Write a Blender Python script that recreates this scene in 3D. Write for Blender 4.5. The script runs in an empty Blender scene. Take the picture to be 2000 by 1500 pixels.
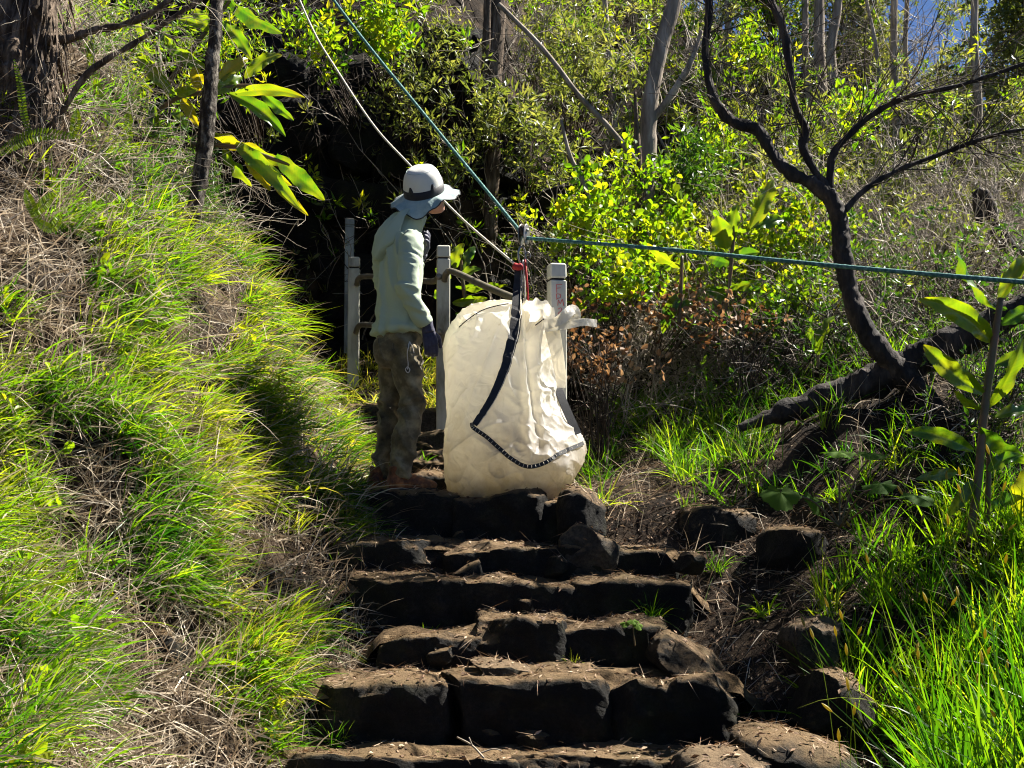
import bpy, math, random
import numpy as np
from mathutils import Vector, Matrix
from mathutils.bvhtree import BVHTree

# ------------------------------------------------------------------ camera, sky, sun, exposure
SC = bpy.context.scene
COL = SC.collection
F_PX, HOR = 2600.0, 950.0                      # focal length in pixels of a 2000 px wide frame, horizon row
PITCH = math.atan((HOR - 750.0) / F_PX)
cam = bpy.data.cameras.new('camera'); cam.sensor_width = 36.0; cam.lens = 36.0 * F_PX / 2000.0
cam.clip_start = 0.05; cam.clip_end = 1500.0
camo = bpy.data.objects.new('camera', cam); COL.objects.link(camo)
camo.location = (0, 0, 0); camo.rotation_euler = (math.pi / 2 + PITCH, 0, 0)
SC.camera = camo

SUN_AZ, SUN_EL = math.radians(65), math.radians(50)      # azimuth from +Y (straight ahead) towards +X (right)
SUN = Vector((math.sin(SUN_AZ) * math.cos(SUN_EL), math.cos(SUN_AZ) * math.cos(SUN_EL), math.sin(SUN_EL)))
W = bpy.data.worlds.new('World'); SC.world = W; W.use_nodes = True
wn = W.node_tree; wn.nodes.clear()
sky = wn.nodes.new('ShaderNodeTexSky'); sky.sky_type = 'NISHITA'; sky.sun_disc = False
sky.sun_elevation = SUN_EL; sky.sun_rotation = SUN_AZ; sky.altitude = 9000; sky.air_density = 1.0; sky.dust_density = 0.0; sky.ozone_density = 4.0
bg = wn.nodes.new('ShaderNodeBackground'); bg.inputs['Strength'].default_value = 0.05
wo = wn.nodes.new('ShaderNodeOutputWorld')
wn.links.new(sky.outputs[0], bg.inputs[0]); wn.links.new(bg.outputs[0], wo.inputs[0])
sl = bpy.data.lights.new('sun', 'SUN'); sl.energy = 5.0; sl.angle = math.radians(0.5); sl.color = (1.0, 0.95, 0.86)
slo = bpy.data.objects.new('sun', sl); COL.objects.link(slo); slo.location = (20, 16, 30)
slo.rotation_euler = SUN.to_track_quat('Z', 'Y').to_euler()
SC.view_settings.view_transform = 'Standard'; SC.view_settings.look = 'None'
SC.view_settings.exposure = 2.0; SC.view_settings.gamma = 1.0; SC.view_settings.use_curve_mapping = False
SC.cycles.use_denoising = True; SC.cycles.denoiser = 'OPENIMAGEDENOISE'; SC.cycles.denoising_input_passes = 'RGB_ALBEDO_NORMAL'; SC.cycles.pixel_filter_type = 'BLACKMAN_HARRIS'; SC.cycles.filter_width = 1.1
SC.cycles.max_bounces = 6; SC.cycles.transparent_max_bounces = 4; SC.cycles.transmission_bounces = 4
SC.cycles.diffuse_bounces = 2; SC.cycles.glossy_bounces = 2

R = np.random.default_rng(11)
random.seed(5)

# ------------------------------------------------------------------ helpers
def unit(v):
    v = np.asarray(v, float)
    return v / np.maximum(np.linalg.norm(v, axis=-1, keepdims=True), 1e-9)

CP, SP = math.cos(PITCH), math.sin(PITCH)
def P(px, py, Y):
    """world point seen at photo pixel (px,py) that stands Y metres ahead"""
    u, v = (px - 1000.0) / F_PX, (750.0 - py) / F_PX
    d = np.array([u, CP - v * SP, SP + v * CP])
    return d * (Y / d[1])
def PP(l):
    return np.array([P(*a[:3]) for a in l])

def _h(i, j, k):
    n = (i * 374761393 + j * 668265263 + k * 2147483647) & 0xffffffff
    n = ((n ^ (n >> 13)) * 1274126177) & 0xffffffff
    return ((n ^ (n >> 16)) & 0xffff) / 32767.5 - 1.0
def vnoise(p):
    p = np.asarray(p, float); f = np.floor(p); i = f.astype(np.int64) + 4096; t = p - f; t = t * t * (3 - 2 * t)
    x, y, z = i[..., 0], i[..., 1], i[..., 2]; a, b, c = t[..., 0], t[..., 1], t[..., 2]
    def L(u, v, w): return u + (v - u) * w
    c00 = L(_h(x, y, z), _h(x + 1, y, z), a); c10 = L(_h(x, y + 1, z), _h(x + 1, y + 1, z), a)
    c01 = L(_h(x, y, z + 1), _h(x + 1, y, z + 1), a); c11 = L(_h(x, y + 1, z + 1), _h(x + 1, y + 1, z + 1), a)
    return L(L(c00, c10, b), L(c01, c11, b), c)
def fbm(p, o=4, g=0.5):
    p = np.asarray(p, float); s = 0; a = 1.0
    for k in range(o):
        s = s + a * vnoise(p + 17.3 * k); p = p * 2.03; a *= g
    return s
def n2(x, y, s=1.0, o=3, off=0.0):
    return fbm(np.stack([x * s + off, y * s, np.zeros_like(x) + off * 1.7], -1), o)

def catmull(pts, n=8):
    p = np.asarray(pts, float); q = np.vstack([2 * p[0] - p[1], p, 2 * p[-1] - p[-2]]); out = []
    for i in range(1, len(q) - 2):
        t = np.linspace(0, 1, n, endpoint=False)[:, None]
        a, b, c, d = q[i - 1], q[i], q[i + 1], q[i + 2]
        out.append(.5 * (2 * b + (c - a) * t + (2 * a - 5 * b + 4 * c - d) * t**2 + (3 * b - a - 3 * c + d) * t**3))
    out.append(p[-1:]); return np.vstack(out)
def catclosed(pts, n):
    p = np.asarray(pts, float); K = len(p); out = []
    for i in range(K):
        t = np.linspace(0, 1, n, endpoint=False)[:, None]
        a, b, c, d = p[i - 1], p[i], p[(i + 1) % K], p[(i + 2) % K]
        out.append(.5 * (2 * b + (c - a) * t + (2 * a - 5 * b + 4 * c - d) * t**2 + (3 * b - a - 3 * c + d) * t**3))
    return np.vstack(out)

class Geo:
    def __init__(s): s.V = []; s.F = []; s.T = []; s.n = 0
    def add(s, V, F, t=0.5):
        V = np.asarray(V, float).reshape(-1, 3); F = np.asarray(F, np.int64).reshape(-1, 4)
        s.V.append(V); s.F.append(F + s.n); s.T.append(np.broadcast_to(np.asarray(t, float), (len(V),)).copy()); s.n += len(V)
        return s
    def get(s): return np.vstack(s.V), np.vstack(s.F), np.concatenate(s.T)

def grid_faces(rows, cols, wrap=False):
    r = np.arange(rows - 1)[:, None]; c = np.arange(cols if wrap else cols - 1)[None, :]; c2 = (c + 1) % cols
    return np.stack([r * cols + c, r * cols + c2, (r + 1) * cols + c2, (r + 1) * cols + c], -1).reshape(-1, 4)

def tube(path, rad, sides=8, caps=True, sq=None):
    """tube along a path; caps close it"""
    p = np.asarray(path, float); r = np.broadcast_to(np.asarray(rad, float), (len(p),)).copy()
    if caps:
        p = np.vstack([p[:1], p, p[-1:]]); r = np.concatenate([[1e-4], r, [1e-4]])
    g = np.gradient(p, axis=0); g[0] = g[1] if np.linalg.norm(g[0]) < 1e-9 else g[0]
    d = unit(g); up = np.array([0, 0, 1.0]) if abs(d[0][2]) < .9 else np.array([1.0, 0, 0])
    u = unit(np.cross(d[0], up)); U = [u]
    for k in range(1, len(p)):
        u = u - d[k] * np.dot(u, d[k]); u = unit(u); U.append(u)
    U = np.array(U); Vv = np.cross(d, U); a = np.arange(sides) * 2 * math.pi / sides
    ring = U[:, None, :] * np.cos(a)[None, :, None] + Vv[:, None, :] * np.sin(a)[None, :, None]
    V = p[:, None, :] + ring * r[:, None, None]
    return V.reshape(-1, 3), grid_faces(len(p), sides, True)

def tubes(paths, rad, sides=3):
    """many thin tubes at once: paths (N,K,3), rad (N,K)"""
    N, K, _ = paths.shape; d = unit(np.gradient(paths, axis=1)); m = unit(paths[:, -1] - paths[:, 0])
    ref = np.where(np.abs(m[:, 2:3]) < .8, np.array([[0, 0, 1.0]]), np.array([[1.0, 0, 0]]))
    u = unit(np.cross(d, ref[:, None, :])); v = np.cross(d, u); a = np.arange(sides) * 2 * math.pi / sides
    V = paths[:, :, None, :] + (u[:, :, None, :] * np.cos(a)[:, None] + v[:, :, None, :] * np.sin(a)[:, None]) * rad[:, :, None, None]
    F = grid_faces(K, sides, True); F = (F[None] + (np.arange(N) * K * sides)[:, None, None]).reshape(-1, 4)
    return V.reshape(-1, 3), F

def blades(root, dirs, L, Wd, droop, segs=4, side=None):
    """grass blades: curved tapering strips"""
    N = len(root); s = np.linspace(0, 1, segs + 1)[None, :, None]
    d = unit(dirs)
    if side is None: side = unit(np.cross(d, unit(R.normal(size=(N, 3)))))
    c = root[:, None, :] + d[:, None, :] * (L[:, None, None] * s) + np.array([0, 0, -1.0]) * (droop * L)[:, None, None] * s**2
    w = (Wd[:, None, None] * .5) * (np.clip(1 - s**1.8, .04, 1)) * (0.6 + .4 * np.minimum(1, s * 4))
    V = np.stack([c - side[:, None, :] * w, c + side[:, None, :] * w], 2).reshape(-1, 3)
    F = grid_faces(segs + 1, 2); F = (F[None] + (np.arange(N) * (segs + 1) * 2)[:, None, None]).reshape(-1, 4)
    return V, F

def leaves(pos, dirs, nrm, L, Wd, fold=0.25, fine=False):
    """small leaves: rhombus (one quad) or a rounder folded leaf (two quads)"""
    d = unit(dirs); s = unit(np.cross(d, nrm)); n = np.cross(s, d); L = L[:, None]; Wd = Wd[:, None]; N = len(pos)
    if not fine:
        V = np.stack([pos, pos + d * L * .45 + s * Wd * .5 + n * Wd * fold, pos + d * L, pos + d * L * .45 - s * Wd * .5 + n * Wd * fold], 1)
        return V.reshape(-1, 3), np.arange(N * 4).reshape(-1, 4)
    V = np.stack([pos, pos + d * L * .3 + s * Wd * .42 + n * Wd * fold, pos + d * L * .72 + s * Wd * .46 + n * Wd * fold, pos + d * L,
                  pos + d * L * .72 - s * Wd * .46 + n * Wd * fold, pos + d * L * .3 - s * Wd * .42 + n * Wd * fold], 1)
    F = np.array([[0, 1, 2, 3], [0, 3, 4, 5]])[None] + (np.arange(N) * 6)[:, None, None]
    return V.reshape(-1, 3), F.reshape(-1, 4)

def vnormals(V, F):
    n = np.cross(V[F[:, 2]] - V[F[:, 0]], V[F[:, 3]] - V[F[:, 1]]); N = np.zeros_like(V)
    for k in range(4): np.add.at(N, F[:, k], n)
    return unit(N)

ORG = {}
def npmesh(name, V, F, mat, tint=None, smooth=True):
    me = bpy.data.meshes.new(name); V = np.ascontiguousarray(V, np.float32); F = np.ascontiguousarray(F, np.int32)
    me.vertices.add(len(V)); me.vertices.foreach_set('co', V.ravel())
    me.loops.add(F.size); me.loops.foreach_set('vertex_index', F.ravel())
    me.polygons.add(len(F)); me.polygons.foreach_set('loop_start', np.arange(len(F), dtype=np.int32) * F.shape[1])
    me.polygons.foreach_set('use_smooth', np.full(len(F), smooth))
    if tint is not None:
        a = me.attributes.new('tint', 'FLOAT', 'POINT'); a.data.foreach_set('value', np.ascontiguousarray(tint, np.float32))
    me.update(calc_edges=True)
    if name in ('boulder', 'stone', 'rock'): me.set_sharp_from_angle(angle=math.radians(32))
    if mat: me.materials.append(mat)
    return me
def tag(o, label=None, cat=None, group=None, kind=None):
    if label: o['label'] = label
    if cat: o['category'] = cat
    if group: o['group'] = group
    if kind: o['kind'] = kind
    return o
def thing(name, loc, label, cat, group=None):
    o = bpy.data.objects.new(name, None); COL.objects.link(o); o.location = [float(a) for a in loc]; o.empty_display_size = .1
    ORG[o.name] = np.array([float(a) for a in loc]); return tag(o, label, cat, group)
def mk(name, geo, mat, parent=None, origin=None, smooth=True, label=None, cat=None, group=None, kind=None):
    """one mesh object; geometry is given in world coordinates"""
    V, F, T = geo.get() if isinstance(geo, Geo) else (geo if len(geo) == 3 else (geo[0], geo[1], None))
    V = np.asarray(V, float)
    if parent is not None: org = ORG[parent.name]
    else: org = np.array([V[:, 0].mean(), V[:, 1].mean(), V[:, 2].min()]) if origin is None else np.asarray(origin, float)
    o = bpy.data.objects.new(name, npmesh(name, V - org, F, mat, T, smooth)); COL.objects.link(o)
    if parent is not None: o.parent = parent
    else: o.location = org
    ORG[o.name] = org
    return tag(o, label, cat, group, kind)

def remesh(geo, voxel, smooth=4):
    """union of closed tubes as one continuous skin"""
    V, F, _ = geo.get(); me = npmesh('tmp', V, F, None); o = bpy.data.objects.new('tmp', me); COL.objects.link(o)
    m = o.modifiers.new('r', 'REMESH'); m.mode = 'VOXEL'; m.voxel_size = voxel
    if smooth:
        m = o.modifiers.new('s', 'SMOOTH'); m.factor = .5; m.iterations = smooth
    dg = bpy.context.evaluated_depsgraph_get(); dg.update(); ev = o.evaluated_get(dg); m2 = ev.to_mesh()
    n = len(m2.vertices); co = np.empty(n * 3, np.float32); m2.vertices.foreach_get('co', co)
    k = len(m2.polygons); lt = np.empty(k, np.int32); ls = np.empty(k, np.int32); m2.polygons.foreach_get('loop_total', lt); m2.polygons.foreach_get('loop_start', ls)
    vi = np.empty(len(m2.loops), np.int32); m2.loops.foreach_get('vertex_index', vi)
    q = ls[lt == 4]; Fq = vi[q[:, None] + np.arange(4)[None]]
    ev.to_mesh_clear(); bpy.data.objects.remove(o); bpy.data.meshes.remove(me)
    return co.reshape(-1, 3).astype(float), Fq.astype(np.int64)

# ------------------------------------------------------------------ materials
def newmat(name):
    m = bpy.data.materials.new(name); m.use_nodes = True; nt = m.node_tree; nt.nodes.clear()
    out = nt.nodes.new('ShaderNodeOutputMaterial'); return m, nt, out
def ramp(nt, fac, cols):
    r = nt.nodes.new('ShaderNodeValToRGB'); e = r.color_ramp.elements
    while len(e) < len(cols): e.new(.5)
    for k, c in enumerate(cols):
        p, c = (c[0], c[1]) if isinstance(c[0], (float, int)) and not isinstance(c[1], (float, int)) else (k / max(1, len(cols) - 1), c)
        e[k].position = p; e[k].color = (*c, 1)
    nt.links.new(fac, r.inputs[0]); return r.outputs[0]
def noise_tex(nt, scale, detail=5, rough=.6, vec=None, stretch=None):
    tc = nt.nodes.new('ShaderNodeTexCoord'); v = tc.outputs['Object']
    if stretch:
        mp = nt.nodes.new('ShaderNodeMapping'); mp.inputs['Scale'].default_value = stretch; nt.links.new(v, mp.inputs[0]); v = mp.outputs[0]
    n = nt.nodes.new('ShaderNodeTexNoise'); n.inputs['Scale'].default_value = scale; n.inputs['Detail'].default_value = detail
    n.inputs['Roughness'].default_value = rough; nt.links.new(v, n.inputs['Vector']); return n.outputs[0]
def mixc(nt, fac, a, b):
    m = nt.nodes.new('ShaderNodeMix'); m.data_type = 'RGBA'
    for s, v in ((m.inputs[0], fac), (m.inputs[6], a), (m.inputs[7], b)):
        if hasattr(v, 'links'): nt.links.new(v, s)
        elif isinstance(v, tuple): s.default_value = (*v, 1)
        else: s.default_value = v
    return m.outputs[2]
def bump(nt, h, strength, dist, prev=None):
    b = nt.nodes.new('ShaderNodeBump'); b.inputs['Strength'].default_value = strength; b.inputs['Distance'].default_value = dist
    nt.links.new(h, b.inputs['Height'])
    if prev: nt.links.new(prev, b.inputs['Normal'])
    return b.outputs[0]
def pbsdf(nt, col, rough=.7, spec=.3, nrm=None, metal=0.0):
    p = nt.nodes.new('ShaderNodeBsdfPrincipled')
    if isinstance(col, tuple): p.inputs['Base Color'].default_value = (*col, 1)
    else: nt.links.new(col, p.inputs['Base Color'])
    p.inputs['Roughness'].default_value = rough; p.inputs['Specular IOR Level'].default_value = spec; p.inputs['Metallic'].default_value = metal
    if nrm: nt.links.new(nrm, p.inputs['Normal'])
    return p
def solid(name, cols, scale=8, rough=.7, spec=.3, bs=.3, bd=.01, bscale=None, stretch=None, metal=0.0, detail=5):
    """colour wanders between the given colours by noise, with fine relief"""
    m, nt, out = newmat(name); c = ramp(nt, noise_tex(nt, scale, detail, .6, stretch=stretch), [(0.3 + .4 * k / max(1, len(cols) - 1), c) for k, c in enumerate(cols)])
    nr = bump(nt, noise_tex(nt, bscale or scale * 3, 6, .65, stretch=stretch), bs, bd) if bs else None
    p = pbsdf(nt, c, rough, spec, nr, metal); nt.links.new(p.outputs[0], out.inputs[0]); return m
def leafmat(name, cols, trans=.5, tmul=(2.6, 2.3, .8), rough=.42, spec=.35, vein=0):
    m, nt, out = newmat(name); a = nt.nodes.new('ShaderNodeAttribute'); a.attribute_name = 'tint'
    c = ramp(nt, a.outputs['Fac'], cols)
    if vein:
        c = mixc(nt, ramp(nt, noise_tex(nt, vein, 3, .6), [(.45, (0, 0, 0)), (.75, (1, 1, 1))]), c, mixc(nt, .45, c, (.22, .2, .02)))
    p = pbsdf(nt, c, rough, spec)
    mu = nt.nodes.new('ShaderNodeMix'); mu.data_type = 'RGBA'; mu.blend_type = 'MULTIPLY'; mu.inputs[0].default_value = 1; mu.clamp_result = False
    nt.links.new(c, mu.inputs[6]); mu.inputs[7].default_value = (*tmul, 1)
    t = nt.nodes.new('ShaderNodeBsdfTranslucent'); nt.links.new(mu.outputs[2], t.inputs[0])
    mx = nt.nodes.new('ShaderNodeMixShader'); mx.inputs[0].default_value = trans
    nt.links.new(p.outputs[0], mx.inputs[1]); nt.links.new(t.outputs[0], mx.inputs[2]); nt.links.new(mx.outputs[0], out.inputs[0]); return m

M = {}
M['soil'] = solid('soil', [(.005, .004, .003), (.022, .015, .01), (.08, .056, .036)], 5, .95, .1, .8, .03, 26, detail=8)
M['tread_soil'] = solid('tread_soil', [(.015, .01, .006), (.1, .066, .035), (.26, .18, .1)], 9, .95, .1, .9, .03, 40, detail=8)
def rock_material(name, dark, mid, light, dirt, moss=(.05, .06, .012)):
    m, nt, out = newmat(name); c = mixc(nt, ramp(nt, noise_tex(nt, 60, 6, .75), [(.42, (0, 0, 0)), (.62, (.75, .75, .75))]), ramp(nt, noise_tex(nt, 7, 8, .65), [(.3, dark), (.52, mid), (.72, light)]), dark)
    geo = nt.nodes.new('ShaderNodeNewGeometry'); sx = nt.nodes.new('ShaderNodeSeparateXYZ'); nt.links.new(geo.outputs['Normal'], sx.inputs[0])
    ad = nt.nodes.new('ShaderNodeMath'); ad.operation = 'MULTIPLY_ADD'; nt.links.new(noise_tex(nt, 11, 9, .75), ad.inputs[0]); ad.inputs[1].default_value = .75
    hz = nt.nodes.new('ShaderNodeMath'); hz.operation = 'MULTIPLY'; hz.inputs[1].default_value = .5; nt.links.new(sx.outputs[2], hz.inputs[0]); nt.links.new(hz.outputs[0], ad.inputs[2])
    c = mixc(nt, ramp(nt, ad.outputs[0], [(.0, (0, 0, 0)), (1.0, (.0, .0, .0))] if dirt is None else [(.6, (0, 0, 0)), (.84, (1, 1, 1))]), c, dirt or mid)
    c = mixc(nt, ramp(nt, noise_tex(nt, 3.3, 4, .7), [(.5, (0, 0, 0)), (.8, (.5, .5, .5))]), c, moss)
    n1 = bump(nt, noise_tex(nt, 16, 10, .75), 1.0, .06); n2_ = bump(nt, noise_tex(nt, 75, 6, .7), .9, .02, n1)
    p = pbsdf(nt, c, .85, .25, n2_); nt.links.new(p.outputs[0], out.inputs[0]); return m
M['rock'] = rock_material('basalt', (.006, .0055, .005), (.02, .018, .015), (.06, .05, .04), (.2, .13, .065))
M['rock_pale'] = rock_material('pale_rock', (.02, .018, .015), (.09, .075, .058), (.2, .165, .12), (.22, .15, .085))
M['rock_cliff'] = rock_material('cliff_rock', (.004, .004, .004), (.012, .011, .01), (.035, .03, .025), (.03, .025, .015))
M['bark_black'] = solid('black_bark', [(.008, .007, .006), (.03, .024, .02), (.09, .07, .055)], 14, .85, .25, .9, .02, 40, stretch=(1, 1, .25))
M['bark_brown'] = solid('brown_bark', [(.02, .015, .011), (.09, .065, .045), (.26, .2, .15)], 22, .9, .15, 1.0, .03, 38, stretch=(1, 1, .18))
M['bark_grey'] = solid('grey_bark', [(.08, .065, .05), (.22, .18, .14), (.4, .35, .29)], 12, .85, .2, .7, .02, 30, stretch=(1, 1, .2))
M['bark_mottled'] = solid('mottled_bark', [(.01, .008, .007), (.045, .036, .028), (.3, .27, .22)], 26, .9, .15, 1.0, .03, 60, stretch=(1, 1, .45), detail=8)
M['twig'] = solid('bare_twig', [(.12, .1, .075), (.32, .27, .21), (.52, .46, .38)], 3, .8, .2, 0)
M['twig_dark'] = solid('dark_twig', [(.012, .01, .008), (.05, .038, .028), (.13, .1, .075)], 3, .8, .2, 0)
M['grass'] = leafmat('grass_blade', [(.01, .048, .004), (.04, .12, .006), (.09, .175, .008), (.19, .23, .02)], .52, (2.55, 2.4, .6))
M['grass_yellow'] = leafmat('yellow_grass_blade', [(.07, .14, .01), (.16, .2, .02), (.3, .25, .08)], .5, (2.3, 2.1, .7))
M['straw'] = leafmat('straw', [(.05, .036, .023), (.27, .215, .15), (.66, .58, .46)], .25, (1.1, 1.0, .9), .7, .2)
M['litter'] = leafmat('leaf_litter', [(.06, .03, .016), (.2, .12, .07), (.5, .38, .26)], .2, (1.1, 1.0, .8), .7, .2)
M['leaf_bright'] = leafmat('bright_leaf', [(.025, .085, .006), (.08, .17, .008), (.16, .23, .012), (.28, .27, .02)], .5, (2.5, 2.25, .55), .4, .35)
M['leaf_olive'] = leafmat('olive_leaf', [(.04, .06, .015), (.1, .125, .035), (.22, .22, .09)], .45, (2.2, 2.1, .8), .4, .45)
M['leaf_deep'] = leafmat('deep_green_leaf', [(.012, .04, .006), (.035, .085, .012), (.1, .15, .02)], .4, (2.3, 2.3, .6), .35, .5)
M['leaf_brown'] = leafmat('dead_leaf', [(.05, .025, .012), (.16, .085, .04), (.4, .29, .19)], .3, (1.5, 1.2, .8), .6, .25)
M['ginger'] = leafmat('ginger_leaf', [(.018, .07, .012), (.05, .13, .012), (.12, .19, .012), (.24, .22, .012)], .45, (2.6, 2.2, .5), .3, .6, vein=9)
M['ginger_stem'] = solid('ginger_stem', [(.03, .045, .012), (.1, .07, .03), (.16, .06, .03)], 6, .5, .4, .2, .004)
M['fern'] = leafmat('fern', [(.06, .13, .01), (.14, .2, .012)], .55, (2.5, 2.2, .6))

# ------------------------------------------------------------------ terrain
def path_z(y):
    return np.interp(y, [-200, -5, 0, 4, 5.3, 5.8, 6.2, 6.6, 6.9, 7.2, 7.5, 7.95, 8.6, 9.2, 9.9, 10.8, 12, 17, 30, 400],
                     [-6, -1.9, -1.55, -1.42, -1.33, -1.17, -.9, -.72, -.54, -.36, -.12, -.06, .06, .22, .42, .66, 1.15, 2.3, 4, 4])
def foot_l(y): return np.interp(y, [-5, 0, 4, 5.8, 7.2, 8, 9, 10, 10.5, 11, 12, 14], [-1.6, -1.3, -1.1, -.92, -.8, -.88, -1.1, -1.4, -1.62, -1.95, -2.4, -2.6])
def foot_r(y): return np.interp(y, [-5, 0, 4, 5.8, 6.9, 7.4, 8, 9, 11, 14], [1.6, 1.3, 1.05, 1.0, .8, .45, .45, .6, .9, 1.2])
def sst(a, b, x):
    t = np.clip((x - a) / (b - a), 0, 1); return t * t * (3 - 2 * t)
def gz(x, y):
    x = np.asarray(x, float); y = np.asarray(y, float); z = path_z(y)
    wl = np.maximum(foot_l(y) - x, 0); s = np.interp(y, [2, 5, 7, 8.5], [.75, .95, 1.35, 1.55])
    z = z + s * np.minimum(wl, 2.6) + .35 * np.clip(wl - 2.6, 0, 8)
    wr = np.maximum(x - foot_r(y), 0); z = z + .4 * np.minimum(wr, 1.7) + .06 * np.clip(wr - 1.7, 0, 10)
    side = sst(.5, -.6, x + .15 * np.sin(y * 3))
    z = z + 3.0 * side * sst(12.6, 12.95, y + .25 * n2(x, y, 1.3, 3, 4)) * sst(60, 30, np.abs(x))
    z = z + .8 * np.clip(y - 12.8, 0, 30)
    crest = np.interp(x, [-60, -6, 0, 2, 3.5, 5, 8, 15, 60], [9, 10, 8, 7, 5.2, 4.0, 3.2, 2.5, 2.0])
    z = np.minimum(z, crest)
    amp = .05 + .13 * sst(.0, .5, wl) + .08 * sst(0, .6, wr)
    z = z + amp * n2(x, y, 1.6, 4) + .07 * sst(.1, .5, wl) * n2(x, y, 3.6, 2, 12) + .012 * n2(x, y, 9, 3, 3) * sst(0, 1, 14 - np.abs(y - 6))
    return z
def ground(px, py, y0=3.0, y1=40.0):
    Y = np.arange(y0, y1, .02); u, v = (px - 1000.0) / F_PX, (750.0 - py) / F_PX
    d = np.array([u, CP - v * SP, SP + v * CP]); Q = d[None] * (Y / d[1])[:, None]
    k = np.argmax(Q[:, 2] < gz(Q[:, 0], Q[:, 1])); return Q[k]
def gpt(x, y): return np.array([x, y, float(gz(np.array([x]), np.array([y]))[0])])

xs = np.concatenate([-np.geomspace(160, 4.4, 34), np.arange(-4.3, 4.31, .07), np.geomspace(4.4, 160, 34)])
ys = np.concatenate([-np.geomspace(60, 2, 14), np.arange(-1.5, 3, .3), np.arange(3, 14.5, .065), np.geomspace(14.6, 200, 50)])
GX, GY = np.meshgrid(xs, ys); GV = np.stack([GX, GY, gz(GX, GY)], -1).reshape(-1, 3)
mk('ground', (GV, grid_faces(len(ys), len(xs))), M['soil'], origin=(0, 0, 0), kind='structure')

# ------------------------------------------------------------------ stones
def cubegrid(n):
    g = np.linspace(-1, 1, n + 1); a, b = np.meshgrid(g, g, indexing='ij'); o = np.ones_like(a); S = []
    for ax in range(3):
        for sg in (-1, 1):
            c = [None] * 3; c[ax] = o * sg; c[(ax + 1) % 3] = a if sg > 0 else b; c[(ax + 2) % 3] = b if sg > 0 else a
            S.append(np.stack(c, -1).reshape(-1, 3))
    V = np.vstack(S); f = grid_faces(n + 1, n + 1)[:, ::-1]; F = np.vstack([f + k * (n + 1)**2 for k in range(6)])
    _, i, inv = np.unique(np.round(V, 5), axis=0, return_index=True, return_inverse=True); return V[i], inv.reshape(-1)[F]
CG = {n: cubegrid(n) for n in (4, 8, 14, 24)}
def rockgeo(c, size, seed, rot=(0, 0, 0), e=6, amp=.10, n=24, cuts=4, cutd=.82):
    V, F = CG[n]; r = np.random.default_rng(seed); V = V / ((np.abs(V)**e).sum(1)**(1 / e))[:, None]
    for k in range(cuts):
        nn = unit(r.normal(size=3) * np.array([1, 1, .7])); dd = (V @ nn).max() * cutd * r.uniform(.8, 1.0); ex = np.maximum(V @ nn - dd, 0); V = V - ex[:, None] * nn[None]
    sz = np.asarray(size, float) / 2; Q = V * sz; nr = unit(V); m = min(size)
    Q = Q + nr * (amp * m * fbm(Q / m * 1.1 + seed * 3.7, 4))[:, None]
    Q = Q + nr * (amp * .30 * m * (1 - 2 * np.abs(fbm(Q / m * 3.2 + seed, 3))))[:, None]
    Q = Q + nr * (amp * .12 * m * fbm(Q / m * 11 + seed, 2))[:, None]
    Mx = np.array(Matrix.Rotation(rot[2], 3, 'Z') @ Matrix.Rotation(rot[1], 3, 'Y') @ Matrix.Rotation(rot[0], 3, 'X'))
    return Q @ Mx.T + np.asarray(c), F

# every step: label, front distance, tread depth, stones as (x0, x1, top row, bottom row) in photo pixels
STEPS = [
 ('stone step whose edge the white bag and the boots stand on', 7.2, .62, [(716, 888, 962, 1066), (886, 1050, 967, 1068), (1046, 1112, 980, 1070)]),
 ('stone step of three rough blocks, first below the bag', 6.9, .36, [(655, 872, 1056, 1142), (868, 1096, 1062, 1140), (1094, 1315, 1070, 1138)]),
 ('long mossy stone step with the grass tuft on its right end', 6.6, .36, [(680, 905, 1134, 1222), (900, 1125, 1138, 1216), (1120, 1345, 1134, 1210)]),
 ('broken stone step with tilted slab, just above the widest step', 6.2, .42, [(748, 945, 1240, 1300), (940, 1105, 1214, 1312), (1100, 1300, 1228, 1312)]),
 ('widest and tallest dark stone step, low in the photo', 5.8, .46, [(612, 860, 1338, 1462), (855, 1180, 1324, 1470), (1176, 1438, 1326, 1465)]),
 ('lowest stone slab step at the bottom edge of the photo', 5.5, .36, [(560, 1010, 1474, 1560), (1005, 1400, 1478, 1570)]),
 ('stone step right behind the boots, with a brown squared block', 7.9, .6, [(700, 800, 936, 985), (796, 905, 922, 985), (900, 1060, 925, 985)]),
 ('stone step behind the knees of the person', 8.55, .6, [(690, 800, 880, 935), (795, 925, 878, 935)]),
 ('stone step beyond the person with sunlit flat edge', 9.15, .6, [(690, 770, 832, 890), (766, 920, 840, 890)]),
 ('topmost pale stone step near the railing post', 9.8, .7, [(680, 760, 786, 850), (756, 900, 798, 850)]),
]
sd = 100
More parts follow.
